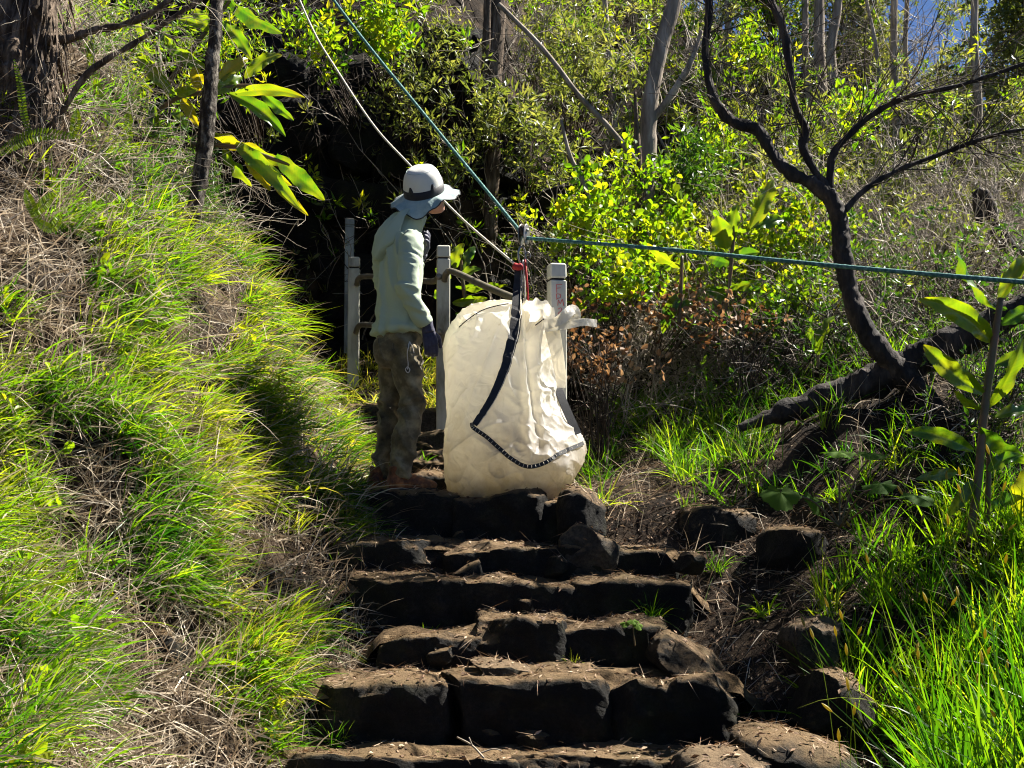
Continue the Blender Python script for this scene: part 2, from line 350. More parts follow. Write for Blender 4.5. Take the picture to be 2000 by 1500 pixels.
for lab, Y, dep, sts in STEPS:
    a, b = P(sts[0][0], sts[0][3], Y), P(sts[-1][1], sts[-1][3], Y)
    t = thing('stone_step', ((a + b) / 2)[:2].tolist() + [min(a[2], b[2])], lab, 'step', 'stone steps of the trail')
    for (x0, x1, yt, yb) in sts:
        sd += 1; A, B = P(x0, yt, Y), P(x1, yb, Y); h = A[2] - B[2] + .12; w = B[0] - A[0] + .03
        r = random.Random(sd)
        g = rockgeo(((A[0] + B[0]) / 2, Y + dep / 2 + .04 + r.uniform(-.03, .03), A[2] - h / 2), (w, dep + .1, h), sd,
                    (r.uniform(-.03, .04), r.uniform(-.05, .05), r.uniform(-.06, .06)), e=11, amp=.11, cuts=4, cutd=.955)
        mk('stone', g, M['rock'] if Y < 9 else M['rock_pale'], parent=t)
    for k in range(2):      # loose broken pieces wedged along the joints
        sd += 1; r = random.Random(sd * 7); px_ = r.uniform(sts[0][0] - 10, sts[-1][1] + 40); sz = r.uniform(.06, .14); q_ = P(px_, r.uniform(sts[0][3] - 35, sts[0][3]), Y - .03)
        mk('stone', rockgeo((q_[0], Y - r.uniform(-.03, .06), q_[2]), (sz * 1.5, sz, sz * .75), sd, (r.uniform(-.4, .4), r.uniform(-.5, .5), r.uniform(0, 3)), e=4, amp=.1, cuts=8, n=8), M['rock'], parent=t)
    # soil packed between and behind the stones
    X0, X1 = P(sts[0][0], 0, Y)[0] - .12, P(sts[-1][1], 0, Y)[0] + .1; nx, ny = 40, 12; gx = np.linspace(X0, X1, nx); gy = np.linspace(Y + .07, Y + dep + .12, ny)
    A_, B_ = np.meshgrid(gx, gy); zt = np.interp(A_, [P((s_[0] + s_[1]) / 2, s_[2], Y)[0] for s_ in sts], [P(s_[0], s_[2], Y)[2] for s_ in sts])
    ed = np.minimum(A_ - X0, X1 - A_); C_ = zt - .006 + .022 * n2(A_, B_, 6, 4, 2) - .12 * sst(.12, 0, ed) - .05 * sst(Y + .16, Y + .07, B_)
    mk('packed_soil', (np.stack([A_, B_, C_], -1).reshape(-1, 3), grid_faces(ny, nx)), M['tread_soil'], parent=t)

def boulder(px, py, Y, wpx, hpx, dep, label, mat='rock', rot=(0, 0, 0), seed=1, e=3.2, amp=.055, cuts=11):
    s = Y / F_PX; c = P(px, py, Y); c[2] -= .28 * hpx * s; g = rockgeo(c, (wpx * s, dep, hpx * s * 1.25), seed, rot, e=e, amp=amp, cuts=cuts)
    mk('boulder', g, M[mat], label=label, cat='rock', group='boulders beside the steps')
boulder(1135, 985, 7.15, 95, 110, .32, 'dark upright rock beside the right foot of the white bag', seed=3)
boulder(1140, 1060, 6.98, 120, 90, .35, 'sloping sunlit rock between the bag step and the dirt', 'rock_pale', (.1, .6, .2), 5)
boulder(1535, 1462, 5.25, 235, 95, .5, 'broad brown boulder at lower right of the widest step', 'rock', (.1, .18, .1), 8)
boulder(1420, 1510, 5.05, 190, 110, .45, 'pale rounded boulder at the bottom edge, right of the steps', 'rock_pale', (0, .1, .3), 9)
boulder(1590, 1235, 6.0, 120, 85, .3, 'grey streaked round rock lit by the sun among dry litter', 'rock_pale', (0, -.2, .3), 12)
boulder(1630, 1350, 5.75, 170, 100, .4, 'black blocky boulder under the grey streaked rock', 'rock', (.1, .35, .2), 16)
boulder(1345, 1278, 6.1, 165, 70, .35, 'tilted dark slab at the right end of the broken step', 'rock', (.1, .55, .1), 18)
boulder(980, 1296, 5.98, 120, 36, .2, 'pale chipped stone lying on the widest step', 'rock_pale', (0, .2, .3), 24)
boulder(1400, 1020, 7.3, 160, 100, .5, 'shaded boulder under grass right of the bag', 'rock', (0, .1, .3), 26)
q_ = ground(20, 760); mk('boulder', rockgeo(q_ + np.array([-.04, .06, -.03]), (.36, .35, .3), 28, (0, .3, .2), e=4), M['rock'], label='dark rock jutting from the grass at the left edge', cat='rock', group='boulders beside the steps')
boulder(1555, 1060, 6.9, 140, 90, .4, 'dark mossy rock below the lobed leaf', 'rock', (0, .1, .5), 30)
boulder(1345, 1090, 6.75, 60, 34, .2, 'small stone on the dirt right of the block step', 'rock', (0, .1, .5), 31)
q_ = ground(485, 1090); mk('boulder', rockgeo(q_ + np.array([-.05, .03, -.03]), (.13, .16, .5), 35, (-.3, -.75, .2), e=4), M['rock_pale'], label='long weathered slab stone in the left bank grass', cat='rock', group='boulders beside the steps')
q_ = ground(300, 1250); mk('boulder', rockgeo(q_ + np.array([-.02, .06, -.06]), (.26, .24, .18), 36, (.2, -.4, .1), e=4), M['rock'], label='half buried stone in the left bank grass', cat='rock', group='boulders beside the steps')

# shaded rock face behind the railing
rf = thing('rock_face', gpt(-1.4, 12.6), 'shaded dark rock face behind the person and the railing', 'rock face')
rr = np.random.default_rng(4)
for row in range(7):
    x = -3.6 + rr.uniform(0, .5)
    while x < -.2 + rr.uniform(-.3, .3):
        w = rr.uniform(.3, 1.1); z0 = 1.2 + row * .47 + rr.uniform(-.14, .14)
        mk('rock', rockgeo((x + w / 2, 12.72 + rr.uniform(-.16, .16) + row * .02, z0 + rr.uniform(-.06, .06)), (w * 1.1, .7, rr.uniform(.4, .75)), int(rr.integers(1e6)),
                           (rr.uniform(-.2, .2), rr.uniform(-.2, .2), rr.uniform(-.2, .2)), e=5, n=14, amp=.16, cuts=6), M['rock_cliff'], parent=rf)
        x += w

# ------------------------------------------------------------------ person
def clothmat(name, cols, scale=3, rough=.8, weave=600, trans=0.0, bs=.15):
    m, nt, out = newmat(name); c = ramp(nt, noise_tex(nt, scale, 5, .6), [(.3 + .4 * k / max(1, len(cols) - 1), c) for k, c in enumerate(cols)])
    n1 = bump(nt, noise_tex(nt, 28, 4, .6), bs, .012); n2_ = bump(nt, noise_tex(nt, weave, 2, .5), .2, .001, n1)
    p = pbsdf(nt, c, rough, .2, n2_); p.inputs['Sheen Weight'].default_value = .15
    if trans:
        t = nt.nodes.new('ShaderNodeBsdfTranslucent'); nt.links.new(c, t.inputs[0]); mx = nt.nodes.new('ShaderNodeMixShader'); mx.inputs[0].default_value = trans
        nt.links.new(p.outputs[0], mx.inputs[1]); nt.links.new(t.outputs[0], mx.inputs[2]); nt.links.new(mx.outputs[0], out.inputs[0])
    else: nt.links.new(p.outputs[0], out.inputs[0])
    return m
M['shirt'] = clothmat('sage_shirt', [(.33, .4, .29), (.43, .5, .37)], 2, .75, 500, .12)
M['trousers'] = clothmat('olive_trousers', [(.02, .016, .009), (.1, .08, .043), (.27, .22, .125)], 9, .85, 700)
M['hat'] = clothmat('hat_cloth', [(.55, .55, .5), (.66, .65, .6)], 3, .7, 500, .08, .08)
M['brim'] = clothmat('brim_cloth', [(.2, .3, .29), (.42, .5, .47)], 12, .7, 500, .08, .3)
M['band'] = clothmat('black_band', [(.008, .008, .012), (.02, .02, .025)], 5, .6, 500, 0, .05)
M['glove'] = clothmat('navy_glove', [(.018, .018, .035), (.05, .05, .085)], 25, .5, 400, 0, .25)
M['skin'] = clothmat('skin', [(.42, .2, .13), (.52, .27, .18)], 6, .5, 300, 0, .05)
M['hair'] = clothmat('dark_hair', [(.01, .008, .006), (.03, .022, .016)], 40, .5, 300, 0, .4)
M['boot'] = clothmat('boot_leather', [(.03, .016, .01), (.14, .05, .018), (.42, .16, .05)], 20, .6, 200, 0, .3)
M['boot_sole'] = solid('boot_sole', [(.01, .01, .01), (.03, .028, .025)], 20, .8, .2, .4, .004)
M['lace'] = solid('pale_cord', [(.35, .3, .24), (.6, .55, .48)], 40, .7, .2, .3, .002)

PY = 7.42; PX = P(777, 960, PY)[0]; PZ = -.035; FACE = math.radians(61)
RZ = np.array(Matrix.Rotation(-FACE, 3, 'Z'))
def W3(p): return np.asarray(p, float) @ RZ.T + np.array([PX, PY, PZ])
person = thing('person', (PX, PY, PZ), 'person in sage green hooded shirt, olive trousers and wide brimmed hat, seen from behind', 'person')
def ell(secs, n=28):
    """stack of ellipses (z, cx, cy, rx, ry)"""
    s = catmull(np.array(secs, float), 5); a = np.arange(n) * 2 * math.pi / n
    s = np.vstack([s[:1] * [1, 1, 1, .001, .001], s, s[-1:] * [1, 1, 1, .001, .001]])
    V = np.stack([s[:, 1:2] + s[:, 3:4] * np.cos(a), s[:, 2:3] + s[:, 4:5] * np.sin(a), np.repeat(s[:, :1], n, 1)], -1)
    return V.reshape(-1, 3), grid_faces(len(s), n, True)
def limb(pts, sides=16, n=6):
    q = catmull(np.array(pts, float), n); return tube(q[:, :3], q[:, 3], sides)
def wrinkle(V, F, fn, amp):
    N = vnormals(V, F); return V + N * (amp * fn(V))[:, None]
# joints in body space: x to the right hand, y forward, z up
ARM_R = [(.15, .0, 1.405, .068), (.20, -.02, 1.34, .068), (.235, -.05, 1.22, .062), (.245, -.065, 1.12, .058), (.235, -.01, 1.02, .054), (.22, .06, .93, .043)]
ARM_L = [(-.15, .0, 1.40, .068), (-.215, .0, 1.33, .066), (-.235, .01, 1.22, .062), (-.235, .07, 1.16, .06), (-.18, .12, 1.22, .054), (-.10, .155, 1.33, .043)]
LEG_R = [(0.085, 0.0, 0.8, 0.087), (0.09, 0.01, 0.68, 0.0853), (0.095, 0.03, 0.55, 0.0748), (0.097, 0.035, 0.46, 0.0696), (0.098, 0.0, 0.3, 0.0679), (0.098, -0.012, 0.18, 0.0609), (0.098, -0.008, 0.085, 0.0592)]
LEG_L = [(-0.085, 0.0, 0.8, 0.087), (-0.09, 0.0, 0.68, 0.0835), (-0.095, 0.0, 0.55, 0.0731), (-0.1, 0.0, 0.46, 0.0679), (-0.102, -0.03, 0.3, 0.0653), (-0.104, -0.04, 0.18, 0.0592), (-0.104, -0.035, 0.085, 0.0574)]
HEADC = np.array([.03, .15, 1.70])
# skin: head, neck, trunk and limbs as one continuous surface
g = Geo()
g.add(*ell([(.86, 0, .0, .11, .08), (1.0, 0, .005, .125, .095), (1.2, 0, 0, .15, .10), (1.36, 0, 0, .16, .095), (1.43, 0, .0, .12, .08), (1.46, 0, .02, .06, .06)]))
g.add(*limb([(0, .0, 1.42, .058), (.008, .06, 1.53, .054), (.02, .115, 1.63, .055)]))
hs = [(-.125, .05, .03, .03), (-.11, .055, .042, .052), (-.07, .02, .062, .085), (-.02, 0, .072, .096), (.04, -.005, .076, .099), (.09, -.01, .066, .085), (.118, -.012, .03, .04)]
HRn = RZ.T @ np.array(Matrix.Rotation(math.radians(10), 3, 'X') @ Matrix.Rotation(-FACE + math.radians(8), 3, 'Z') @ Matrix.Rotation(math.radians(8), 3, 'X'))
hv, hf = ell([(z, 0, cy, rx, ry) for z, cy, rx, ry in hs]); g.add(hv @ HRn.T + HEADC, hf)
def headpt(p): return np.asarray(p, float) @ HRn.T + HEADC
g.add(*tube(headpt([(0, .085, .025), (0, .105, -.005), (0, .118, -.028), (0, .1, -.035)]), [.008, .012, .015, .01], 8))       # nose
g.add(*tube(headpt([(-.025, .088, -.065), (0, .098, -.065), (.025, .088, -.065)]), [.006, .009, .006], 8))                    # mouth
g.add(*tube(headpt([(-.04, .082, .03), (0, .095, .034), (.04, .082, .03)]), [.008, .011, .008], 8))                          # brow
for s in (-1, 1):
    g.add(*tube(headpt([(s * .07, -.008, .03), (s * .084, -.02, .02), (s * .084, -.018, -.012), (s * .07, -.002, -.035)]), [.008, .014, .012, .007], 8))
for A in (ARM_R, ARM_L): g.add(*limb([(*a[:3], a[3] * .72) for a in A]))
for A in (LEG_R, LEG_L): g.add(*limb([(*a[:3], a[3] * .42) for a in A]))
V, F = remesh(g, .012, 3); mk('body', (W3(V), F), M['skin'], parent=person)
# hair cap
hv2, hf2 = ell([(-.06, 0, -.03, .045, .04), (-.04, 0, -.028, .064, .064), (.0, 0, -.02, .076, .08), (.05, 0, -.02, .079, .09), (.1, 0, -.015, .066, .08), (.125, 0, -.012, .02, .03)])
mk('hair', (W3(hv2 @ HRn.T + HEADC), hf2), M['hair'], parent=person)
# shirt
g = Geo()
g.add(*ell([(.885, 0, .012, .196, .158), (.93, 0, .01, .186, .148), (1.0, 0, .005, .158, .122), (1.12, 0, -.005, .15, .115), (1.26, 0, .0, .162, .115), (1.37, 0, .0, .166, .105), (1.43, 0, -.002, .145, .095), (1.475, 0, .03, .09, .085), (1.53, .005, .065, .072, .074), (1.57, .012, .085, .066, .068)], 36))
for A in (ARM_R, ARM_L): g.add(*limb(A))
V, F = remesh(g, .0085, 5)
def folds(p):
    x, y, z = p[:, 0], p[:, 1], p[:, 2]; arm = sst(.165, .2, np.abs(x)); lo = sst(1.12, .92, z)
    v = 1.6 * np.abs(vnoise(np.stack([x * 14 + 2 * z, y * 14, z * 2.2], -1))) ** .7                   # long vertical folds of the back
    d = np.abs(vnoise(np.stack([x * 5, y * 5 + 3, (z + .35 * x) * 17], -1)))                # slack folds above the hem
    s = np.abs(vnoise(np.stack([x * 8, y * 9 - z * 6, (z + .5 * y) * 32], -1)))             # crumpled sleeve
    sl = arm * (.35 + .65 * np.maximum(sst(.08, .0, np.abs(z - 1.12)), sst(1.02, .95, z)))
    return (1 - arm) * (.014 * (.5 - v) + .016 * lo * (.5 - d)) + sl * .017 * (.4 - s)
V = wrinkle(V, F, folds, 2.1)
shirt = mk('shirt', (W3(V), F), M['shirt'], parent=person)
# hood lying on the back
hl = []
for k, (rr_, zz, yy) in enumerate([(.08, 1.60, .085), (.105, 1.595, .06), (.13, 1.55, .03), (.135, 1.49, .01)]):
    a = np.linspace(math.radians(-25), math.radians(-155), 18); drop = np.sin((a + math.pi) / 1.0 * 1) * 0
    w = np.cos((a + math.pi / 2)) ** 2
    hl.append(np.stack([rr_ * 1.05 * np.cos(a), yy + rr_ * np.sin(a) * (1 + .25 * w), zz - (.035 + .04 * k) * w + .012 * np.sin(a * 7 + k)], -1))
hl = hl + [hl[-1] * [.92, .93, 1] + [0, .0, -.03], hl[-1] * [.7, .6, 1] + [0, 0, -.03]]
H = np.array(hl); Hs = np.stack([catmull(H[:, k], 5) for k in range(H.shape[1])], 1)
hv, hf = Hs.reshape(-1, 3), grid_faces(Hs.shape[0], Hs.shape[1])
hv = wrinkle(hv, hf, lambda p: .5 - np.abs(vnoise(p * [9, 9, 22])), .008)
mk('hood', (W3(hv), hf), M['shirt'], parent=shirt)
for zr, A in ((.012, ARM_R), (.012, ARM_L)):
    e = np.array(A[-1][:3]); d = unit(e - np.array(A[-2][:3])); mk('cuff', tuple(x if k else W3(x) for k, x in enumerate(tube(np.array([e - d * .03, e - d * .01, e + d * .004]), [.0455, .0465, .044], 20))), M['shirt'], parent=shirt)
# trousers
g = Geo()
g.add(*ell([(.97, 0, .01, .15, .115), (.92, 0, .005, .152, .122), (.84, 0, -.008, .158, .132), (.76, 0, -.01, .15, .125), (.70, 0, .0, .12, .1)], 32))
for A in (LEG_R, LEG_L): g.add(*limb(A, 20))
V, F = remesh(g, .0085, 4)
def pf(p):
    x, y, z = p[:, 0], p[:, 1], p[:, 2]
    a = np.abs(vnoise(np.stack([x * 9, y * 9 + z * 6, (z + .9 * y + .4 * x) * 10], -1))); b = np.abs(vnoise(np.stack([x * 10 + 9, y * 12 - z * 7, z * 30], -1)))
    return sst(.93, .8, z) * .02 * (.5 - 1.5 * a ** .7) - .01 * sst(.82, .9, z) + .016 * (.4 - b) * (.25 + sst(.3, .12, z) + sst(.07, .0, np.abs(z - .5)))
V = wrinkle(V, F, pf, 1.35)
tr = mk('trousers', (W3(V), F), M['trousers'], parent=person)
TB = BVHTree.FromPolygons([Vector(v) for v in W3(V)], F.tolist())
def on_mesh(bvh, px, py, off=.004):
    d = Vector(P(px, py, 1.0)).normalized(); h, n, _, _ = bvh.ray_cast(Vector((0, 0, 0)), d, 60)
    if h is None: return None
    if n.dot(d) > 0: n = -n
    return np.array(h + n * off)
def on_line(bvh, pl, n=6, off=.004):
    q = catmull(np.array(pl, float), n); r = [on_mesh(bvh, a, b, off) for a, b in q]; return np.array([x for x in r if x is not None])
# corded tether hanging from the pocket
for pl in ([(799, 668), (796, 690), (797, 712), (796, 722)], [(799, 668), (804, 676), (808, 690)], [(796, 716), (800, 722), (797, 728), (792, 722), (796, 716)]):
    q = on_line(TB, pl)
    if len(q) > 3: mk('tether', tube(q, .003, 6), M['lace'], parent=tr)
for pl in ([(742, 648), (752, 652), (764, 650)], [(737, 652), (742, 680), (750, 700), (764, 702), (768, 670)], [(809, 645), (812, 662), (806, 672)], [(812, 712), (830, 716), (829, 735), (811, 732)]):
    q = on_line(TB, pl, 6, .002)
    if len(q) > 3: mk('pocket_seam', tube(q, .0028, 6), M['trousers'], parent=tr)
# gloves
def hand(wrist, fdir, palm_n, side, curl, scale=1.0):
    """wrist point, finger direction, palm facing, thumb side"""
    fd = unit(fdir); pn = unit(palm_n - np.dot(palm_n, fd) * fd); sd_ = unit(np.cross(fd, pn)) * side; g = Geo(); w = np.asarray(wrist, float)
    for k, o in enumerate((-.03, -.01, .01, .03)):
        a = w + fd * .0 + sd_ * o * .6; b = w + fd * .095 * scale + sd_ * o
        g.add(*tube(np.array([a, (a + b) / 2 + pn * -.004, b]), [.017, .017, .0135], 10))
        L = (.062, .078, .084, .074)[k] * scale; p = b; an = curl[k]; pts = [p]; d = fd
        for j in range(3):
            th = an * (j + .6) / 1.4; d = fd * math.cos(th) + pn * math.sin(th); p = p + d * L * (.45, .32, .25)[j]; pts.append(p)
        g.add(*tube(catmull(np.array(pts), 3), np.linspace(.0115, .009, 10), 10))
    t0 = w + fd * .03 + sd_ * .022; t1 = t0 + fd * .03 + sd_ * .03 + pn * .012; t2 = t1 + fd * .035 + sd_ * .006 + pn * .016; t3 = t2 + fd * .024 + pn * .012
    g.add(*tube(catmull(np.array([t0, t1, t2, t3]), 3), np.linspace(.016, .0105, 10), 10))
    g.add(*tube(np.array([w - fd * .05, w - fd * .02, w + fd * .02]), [.036, .033, .034], 16))
    V, F = remesh(g, .0042, 2); N = vnormals(V, F); return V + N * (.0015 * vnoise(V * 110))[:, None], F
wr = np.array(ARM_R[-1][:3]) + np.array([0, .015, -.03]); V, F = hand(wr, np.array([-.02, .22, -1.0]), np.array([-1.0, .25, 0]), 1, (.85, .75, .65, .55), 1.0)
mk('glove', (W3(V), F), M['glove'], parent=person)
wl_ = np.array(ARM_L[-1][:3]) + np.array([.03, .012, .03]); V, F = hand(wl_, np.array([.75, .1, .6]), np.array([-.2, -1.0, .2]), -1, (.9, .8, .7, .6), .95)
mk('glove', (W3(V), F), M['glove'], parent=person)
# boots
def boot(cx, cy, yaw):
    Rz = np.array(Matrix.Rotation(yaw, 3, 'Z')); g = Geo()
    prof = [(-.10, .03, .03, .038), (-.09, .037, .05, .05), (-.04, .04, .055, .06), (.02, .042, .05, .052), (.09, .048, .042, .040), (.14, .045, .036, .032), (.175, .03, .03, .022)]
    q = catmull(np.array(prof), 4); a = np.arange(18) * 2 * math.pi / 18; V = []
    for y, rx, zc, rz in q: V.append(np.stack([rx * np.cos(a), np.full(18, y), np.maximum(zc + .008 + rz * np.sin(a), .012)], -1))
    V = np.vstack([V[0].mean(0)[None].repeat(18, 0), *V, V[-1].mean(0)[None].repeat(18, 0)]); g.add(V, grid_faces(len(V) // 18, 18, True))
    g.add(*tube(np.array([[0, -.045, .05], [0, -.045, .10], [0, -.042, .145]]), [.048, .047, .05], 16))
    V, F = remesh(g, .007, 3); N = vnormals(V, F); V = V + N * (.003 * vnoise(V * 45))[:, None]
    tf = lambda p: W3(np.asarray(p) @ Rz.T + np.array([cx, cy, 0]))
    b = mk('boot', (tf(V), F), M['boot'], parent=person)
    out = np.array([(-.0, -.108), (.036, -.095), (.043, -.03), (.044, .04), (.054, .1), (.046, .15), (.02, .182), (-.02, .182), (-.046, .15), (-.054, .1), (-.044, .04), (-.043, -.03), (-.036, -.095)])
    o2 = catclosed(out, 4); rings = [np.c_[o2 * s, np.full(len(o2), z)] for s, z in ((.02, 0), (.97, 0), (1.02, .008), (1.0, .024), (.9, .027), (.02, .027))]
    mk('sole', (tf(np.vstack(rings)), grid_faces(6, len(o2), True)), M['boot_sole'], parent=b)
    for k in range(5):
        y = .0 + k * .022; z = .108 - k * .0135; s = 1 if k % 2 else -1
        mk('lace', (lambda t: (tf(t[0]), t[1]))(tube(catmull(np.array([(-.03, y - s * .008, z - .012), (0, y, z + .008), (.03, y + s * .008, z - .012)]), 4), .0032, 6)), M['lace'], parent=b)
boot(.098, -.0, math.radians(-8)); boot(-.104, -.035, math.radians(6))
# hat
HT = RZ.T @ np.array(Matrix.Rotation(math.radians(-9), 3, 'Y') @ Matrix.Rotation(math.radians(34), 3, 'X') @ Matrix.Rotation(-FACE, 3, 'Z')); HC = HEADC + np.array([.005, -.012, -.012]); NA = 64
def hatpt(p): return W3(np.asarray(p, float) @ HT.T + HC)
ang = np.arange(NA) * 2 * math.pi / NA
def ringc(r, z, ov=1.12, dz=None): return np.stack([r * np.cos(ang), r * ov * np.sin(ang), np.full(NA, z) + (0 if dz is None else dz)], -1)
prof = [(.001, .170), (.03, .168), (.054, .162), (.071, .151), (.084, .134), (.093, .112), (.099, .088), (.103, .062), (.106, .038), (.107, .018)]
pc = catmull(np.array(prof), 3); V = np.vstack([ringc(r, z) for r, z in pc])
V[:, 2] += .0025 * vnoise(V * 30); hat = mk('hat', (hatpt(V), grid_faces(len(pc), NA, True)), M['hat'], parent=person)
pk = np.where(np.isin(np.arange(NA) % 13, (0, 1)), .03, 0.0)
V = np.vstack([ringc(.106, .008), ringc(.1075, .012), ringc(.1065, .056, dz=pk * .6), ringc(.1025, .0565, dz=pk)])
mk('hat_band', (hatpt(V), grid_faces(4, NA, True)), M['band'], parent=hat)
q = ringc(.072, .1505); mk('crown_seam', (lambda t: (hatpt(t[0]), t[1]))(tube(np.vstack([q, q[:1]]), .0016, 5, False)), M['brim'], parent=hat)
rows = []
for k, t in enumerate(np.linspace(0, 1, 9)):
    wav = t * (.020 * np.sin(ang * 3 + .6) + .012 * np.sin(ang * 5 + 2) + .006 * np.sin(ang * 11) + .003 * np.sin(ang * 17 + 1)); bk = t * np.clip(-np.sin(ang), 0, 1) * .018
    rows.append(ringc(.105 + .080 * t, .012 - .030 * t ** 1.2, 1.1, wav - bk))
top = np.vstack(rows); bot = np.vstack([r_ - [0, 0, .004] for r_ in rows[::-1]])
V = np.vstack([top, bot, rows[0]]); br = mk('brim', (hatpt(V), grid_faces(19, NA, True)), M['brim'], parent=hat)
q = rows[-1] - [0, 0, .002]; mk('brim_edge', (lambda t: (hatpt(t[0]), t[1]))(tube(np.vstack([q, q[:1]]), .0034, 6, False)), M['band'], parent=hat)

# ------------------------------------------------------------------ bulk bag on the ropeway
def bagmat():
    m, nt, out = newmat('woven_plastic'); a = noise_tex(nt, 2.2, 5, .6)
    c = ramp(nt, a, [(.3, (.82, .8, .72)), (.5, (.88, .87, .84)), (.7, (.9, .9, .88))])
    tc = nt.nodes.new('ShaderNodeTexCoord'); sx = nt.nodes.new('ShaderNodeSeparateXYZ'); nt.links.new(tc.outputs['Object'], sx.inputs[0])
    ad = nt.nodes.new('ShaderNodeMath'); ad.operation = 'MULTIPLY_ADD'; nt.links.new(noise_tex(nt, 6, 6, .7), ad.inputs[0]); ad.inputs[1].default_value = .55; nt.links.new(sx.outputs[2], ad.inputs[2])
    c = mixc(nt, ramp(nt, ad.outputs[0], [(.32, (.9, .9, .9)), (.85, (0, 0, 0))]), c, (.26, .17, .07))      # mud stains low on the bag
    c = mixc(nt, ramp(nt, noise_tex(nt, 13, 6, .75), [(.62, (0, 0, 0)), (.72, (.5, .5, .5))]), c, (.3, .24, .15))
    vo = nt.nodes.new('ShaderNodeTexVoronoi'); vo.feature = 'DISTANCE_TO_EDGE'; vo.inputs['Scale'].default_value = 7.0
    wv = nt.nodes.new('ShaderNodeVectorMath'); wv.operation = 'ADD'; nn = nt.nodes.new('ShaderNodeTexNoise'); nn.inputs['Scale'].default_value = 3.0
    nt.links.new(tc.outputs['Object'], nn.inputs['Vector']); nt.links.new(tc.outputs['Object'], wv.inputs[0]); nt.links.new(nn.outputs['Color'], wv.inputs[1]); nt.links.new(wv.outputs[0], vo.inputs['Vector'])
    n1 = bump(nt, vo.outputs[0], .25, .03); n2_ = bump(nt, noise_tex(nt, 30, 4, .55), .25, .008, n1); n3 = bump(nt, noise_tex(nt, 400, 2, .5), .15, .001, n2_)
    p = pbsdf(nt, c, .42, .45, n3); t = nt.nodes.new('ShaderNodeBsdfTranslucent'); nt.links.new(mixc(nt, .3, c, (.97, .82, .45)), t.inputs[0]); nt.links.new(n1, t.inputs['Normal'])
    mx = nt.nodes.new('ShaderNodeMixShader'); mx.inputs[0].default_value = .62
    nt.links.new(p.outputs[0], mx.inputs[1]); nt.links.new(t.outputs[0], mx.inputs[2]); nt.links.new(mx.outputs[0], out.inputs[0]); return m
M['bag'] = bagmat()
M['webbing'] = solid('black_webbing', [(.006, .006, .007), (.02, .02, .022)], 30, .6, .35, .5, .003, 200)
M['steel'] = solid('worn_steel', [(.12, .11, .1), (.35, .33, .3)], 30, .4, .5, .3, .002, metal=.85)
M['cord_red'] = solid('red_cord', [(.25, .01, .012), (.5, .03, .03)], 60, .6, .3, .4, .002)
M['rope_green'] = solid('green_rope', [(.015, .07, .06), (.05, .16, .14), (.2, .34, .31)], 60, .7, .25, .8, .004, 160)
M['rope_white'] = solid('white_rope', [(.4, .36, .28), (.65, .6, .5)], 60, .7, .2, .8, .003, 160)
BY = 7.52
LV = [  # row, then (column, depth) of: left, left front, strap corner, front fold, right front, right corner, right back, left back
 (986, (892, 0), (903, -.18), (950, -.25), (1010, -.27), (1058, -.23), (1088, -.06), (1066, .22), (922, .22)),
 (972, (886, 0), (897, -.2), (950, -.275), (1010, -.29), (1062, -.25), (1094, -.07), (1072, .25), (918, .25)),
 (940, (876, 0), (888, -.21), (942, -.30), (1015, -.315), (1075, -.27), (1116, -.06), (1094, .28), (906, .28)),
 (905, (871, 0), (882, -.215), (936, -.32), (1028, -.34), (1090, -.27), (1133, -.05), (1110, .3), (898, .3)),
 (868, (869, 0), (882, -.215), (930, -.335), (1030, -.30), (1092, -.23), (1141, -.02), (1116, .3), (896, .3)),
 (838, (872, 0), (884, -.21), (925, -.335), (1030, -.26), (1078, -.2), (1128, .0), (1104, .29), (898, .29)),
 (795, (873, 0), (886, -.2), (940, -.315), (1028, -.235), (1064, -.17), (1104, .02), (1086, .27), (900, .27)),
 (750, (873, 0), (886, -.19), (958, -.295), (1024, -.215), (1056, -.16), (1088, .02), (1072, .25), (902, .26)),
 (700, (873, 0), (888, -.18), (980, -.265), (1021, -.195), (1056, -.15), (1092, .02), (1074, .22), (904, .24)),
 (655, (877, 0), (896, -.155), (994, -.22), (1019, -.175), (1058, -.13), (1086, .02), (1068, .18), (912, .2)),
 (622, (896, 0), (918, -.12), (1003, -.165), (1018, -.14), (1056, -.10), (1076, .02), (1058, .13), (930, .15)),
 (602, (932, 0), (952, -.08), (1008, -.11), (1018, -.095), (1044, -.075), (1062, .02), (1048, .09), (956, .1)),
 (591, (980, 0), (990, -.04), (1009, -.06), (1018, -.055), (1030, -.045), (1044, .0), (1034, .05), (988, .05)),
]
rows = []
for lv in LV:
    rows.append(catclosed([[P(c, lv[0], BY)[0], BY + d, P(c, lv[0], BY)[2]] for c, d in lv[1:]], 36))
rows = np.array(rows); rows = np.stack([catmull(rows[:, k], 22) for k in range(rows.shape[1])], 1)
V, F = rows.reshape(-1, 3), grid_faces(rows.shape[0], rows.shape[1], True)
cen = V.mean(0); N = vnormals(V, F); N *= np.sign(((V - cen) * N).sum(1))[:, None]
zt = (V[:, 2] - V[:, 2].min()) / np.ptp(V[:, 2])
jj = np.arange(len(V)) % rows.shape[1]; rdg = lambda n, k=.55: .42 - np.abs(n) ** k
ple = rdg(vnoise(np.stack([jj / 36.0 * 2.6, zt * 1.3, zt * 0 + 2], -1)))                                     # gathers running down from the hook
cr = rdg(vnoise(np.stack([V[:, 0] * 5 + V[:, 2] * 3, V[:, 1] * 5, V[:, 2] * 6 - V[:, 0] * 4], -1) + 3)); cr2 = rdg(vnoise(np.stack([V[:, 0] * 11 - V[:, 2] * 7, V[:, 1] * 11, V[:, 2] * 10 + V[:, 0] * 6], -1) + 8)); cr3 = rdg(vnoise(V * [26, 26, 19] + 5))
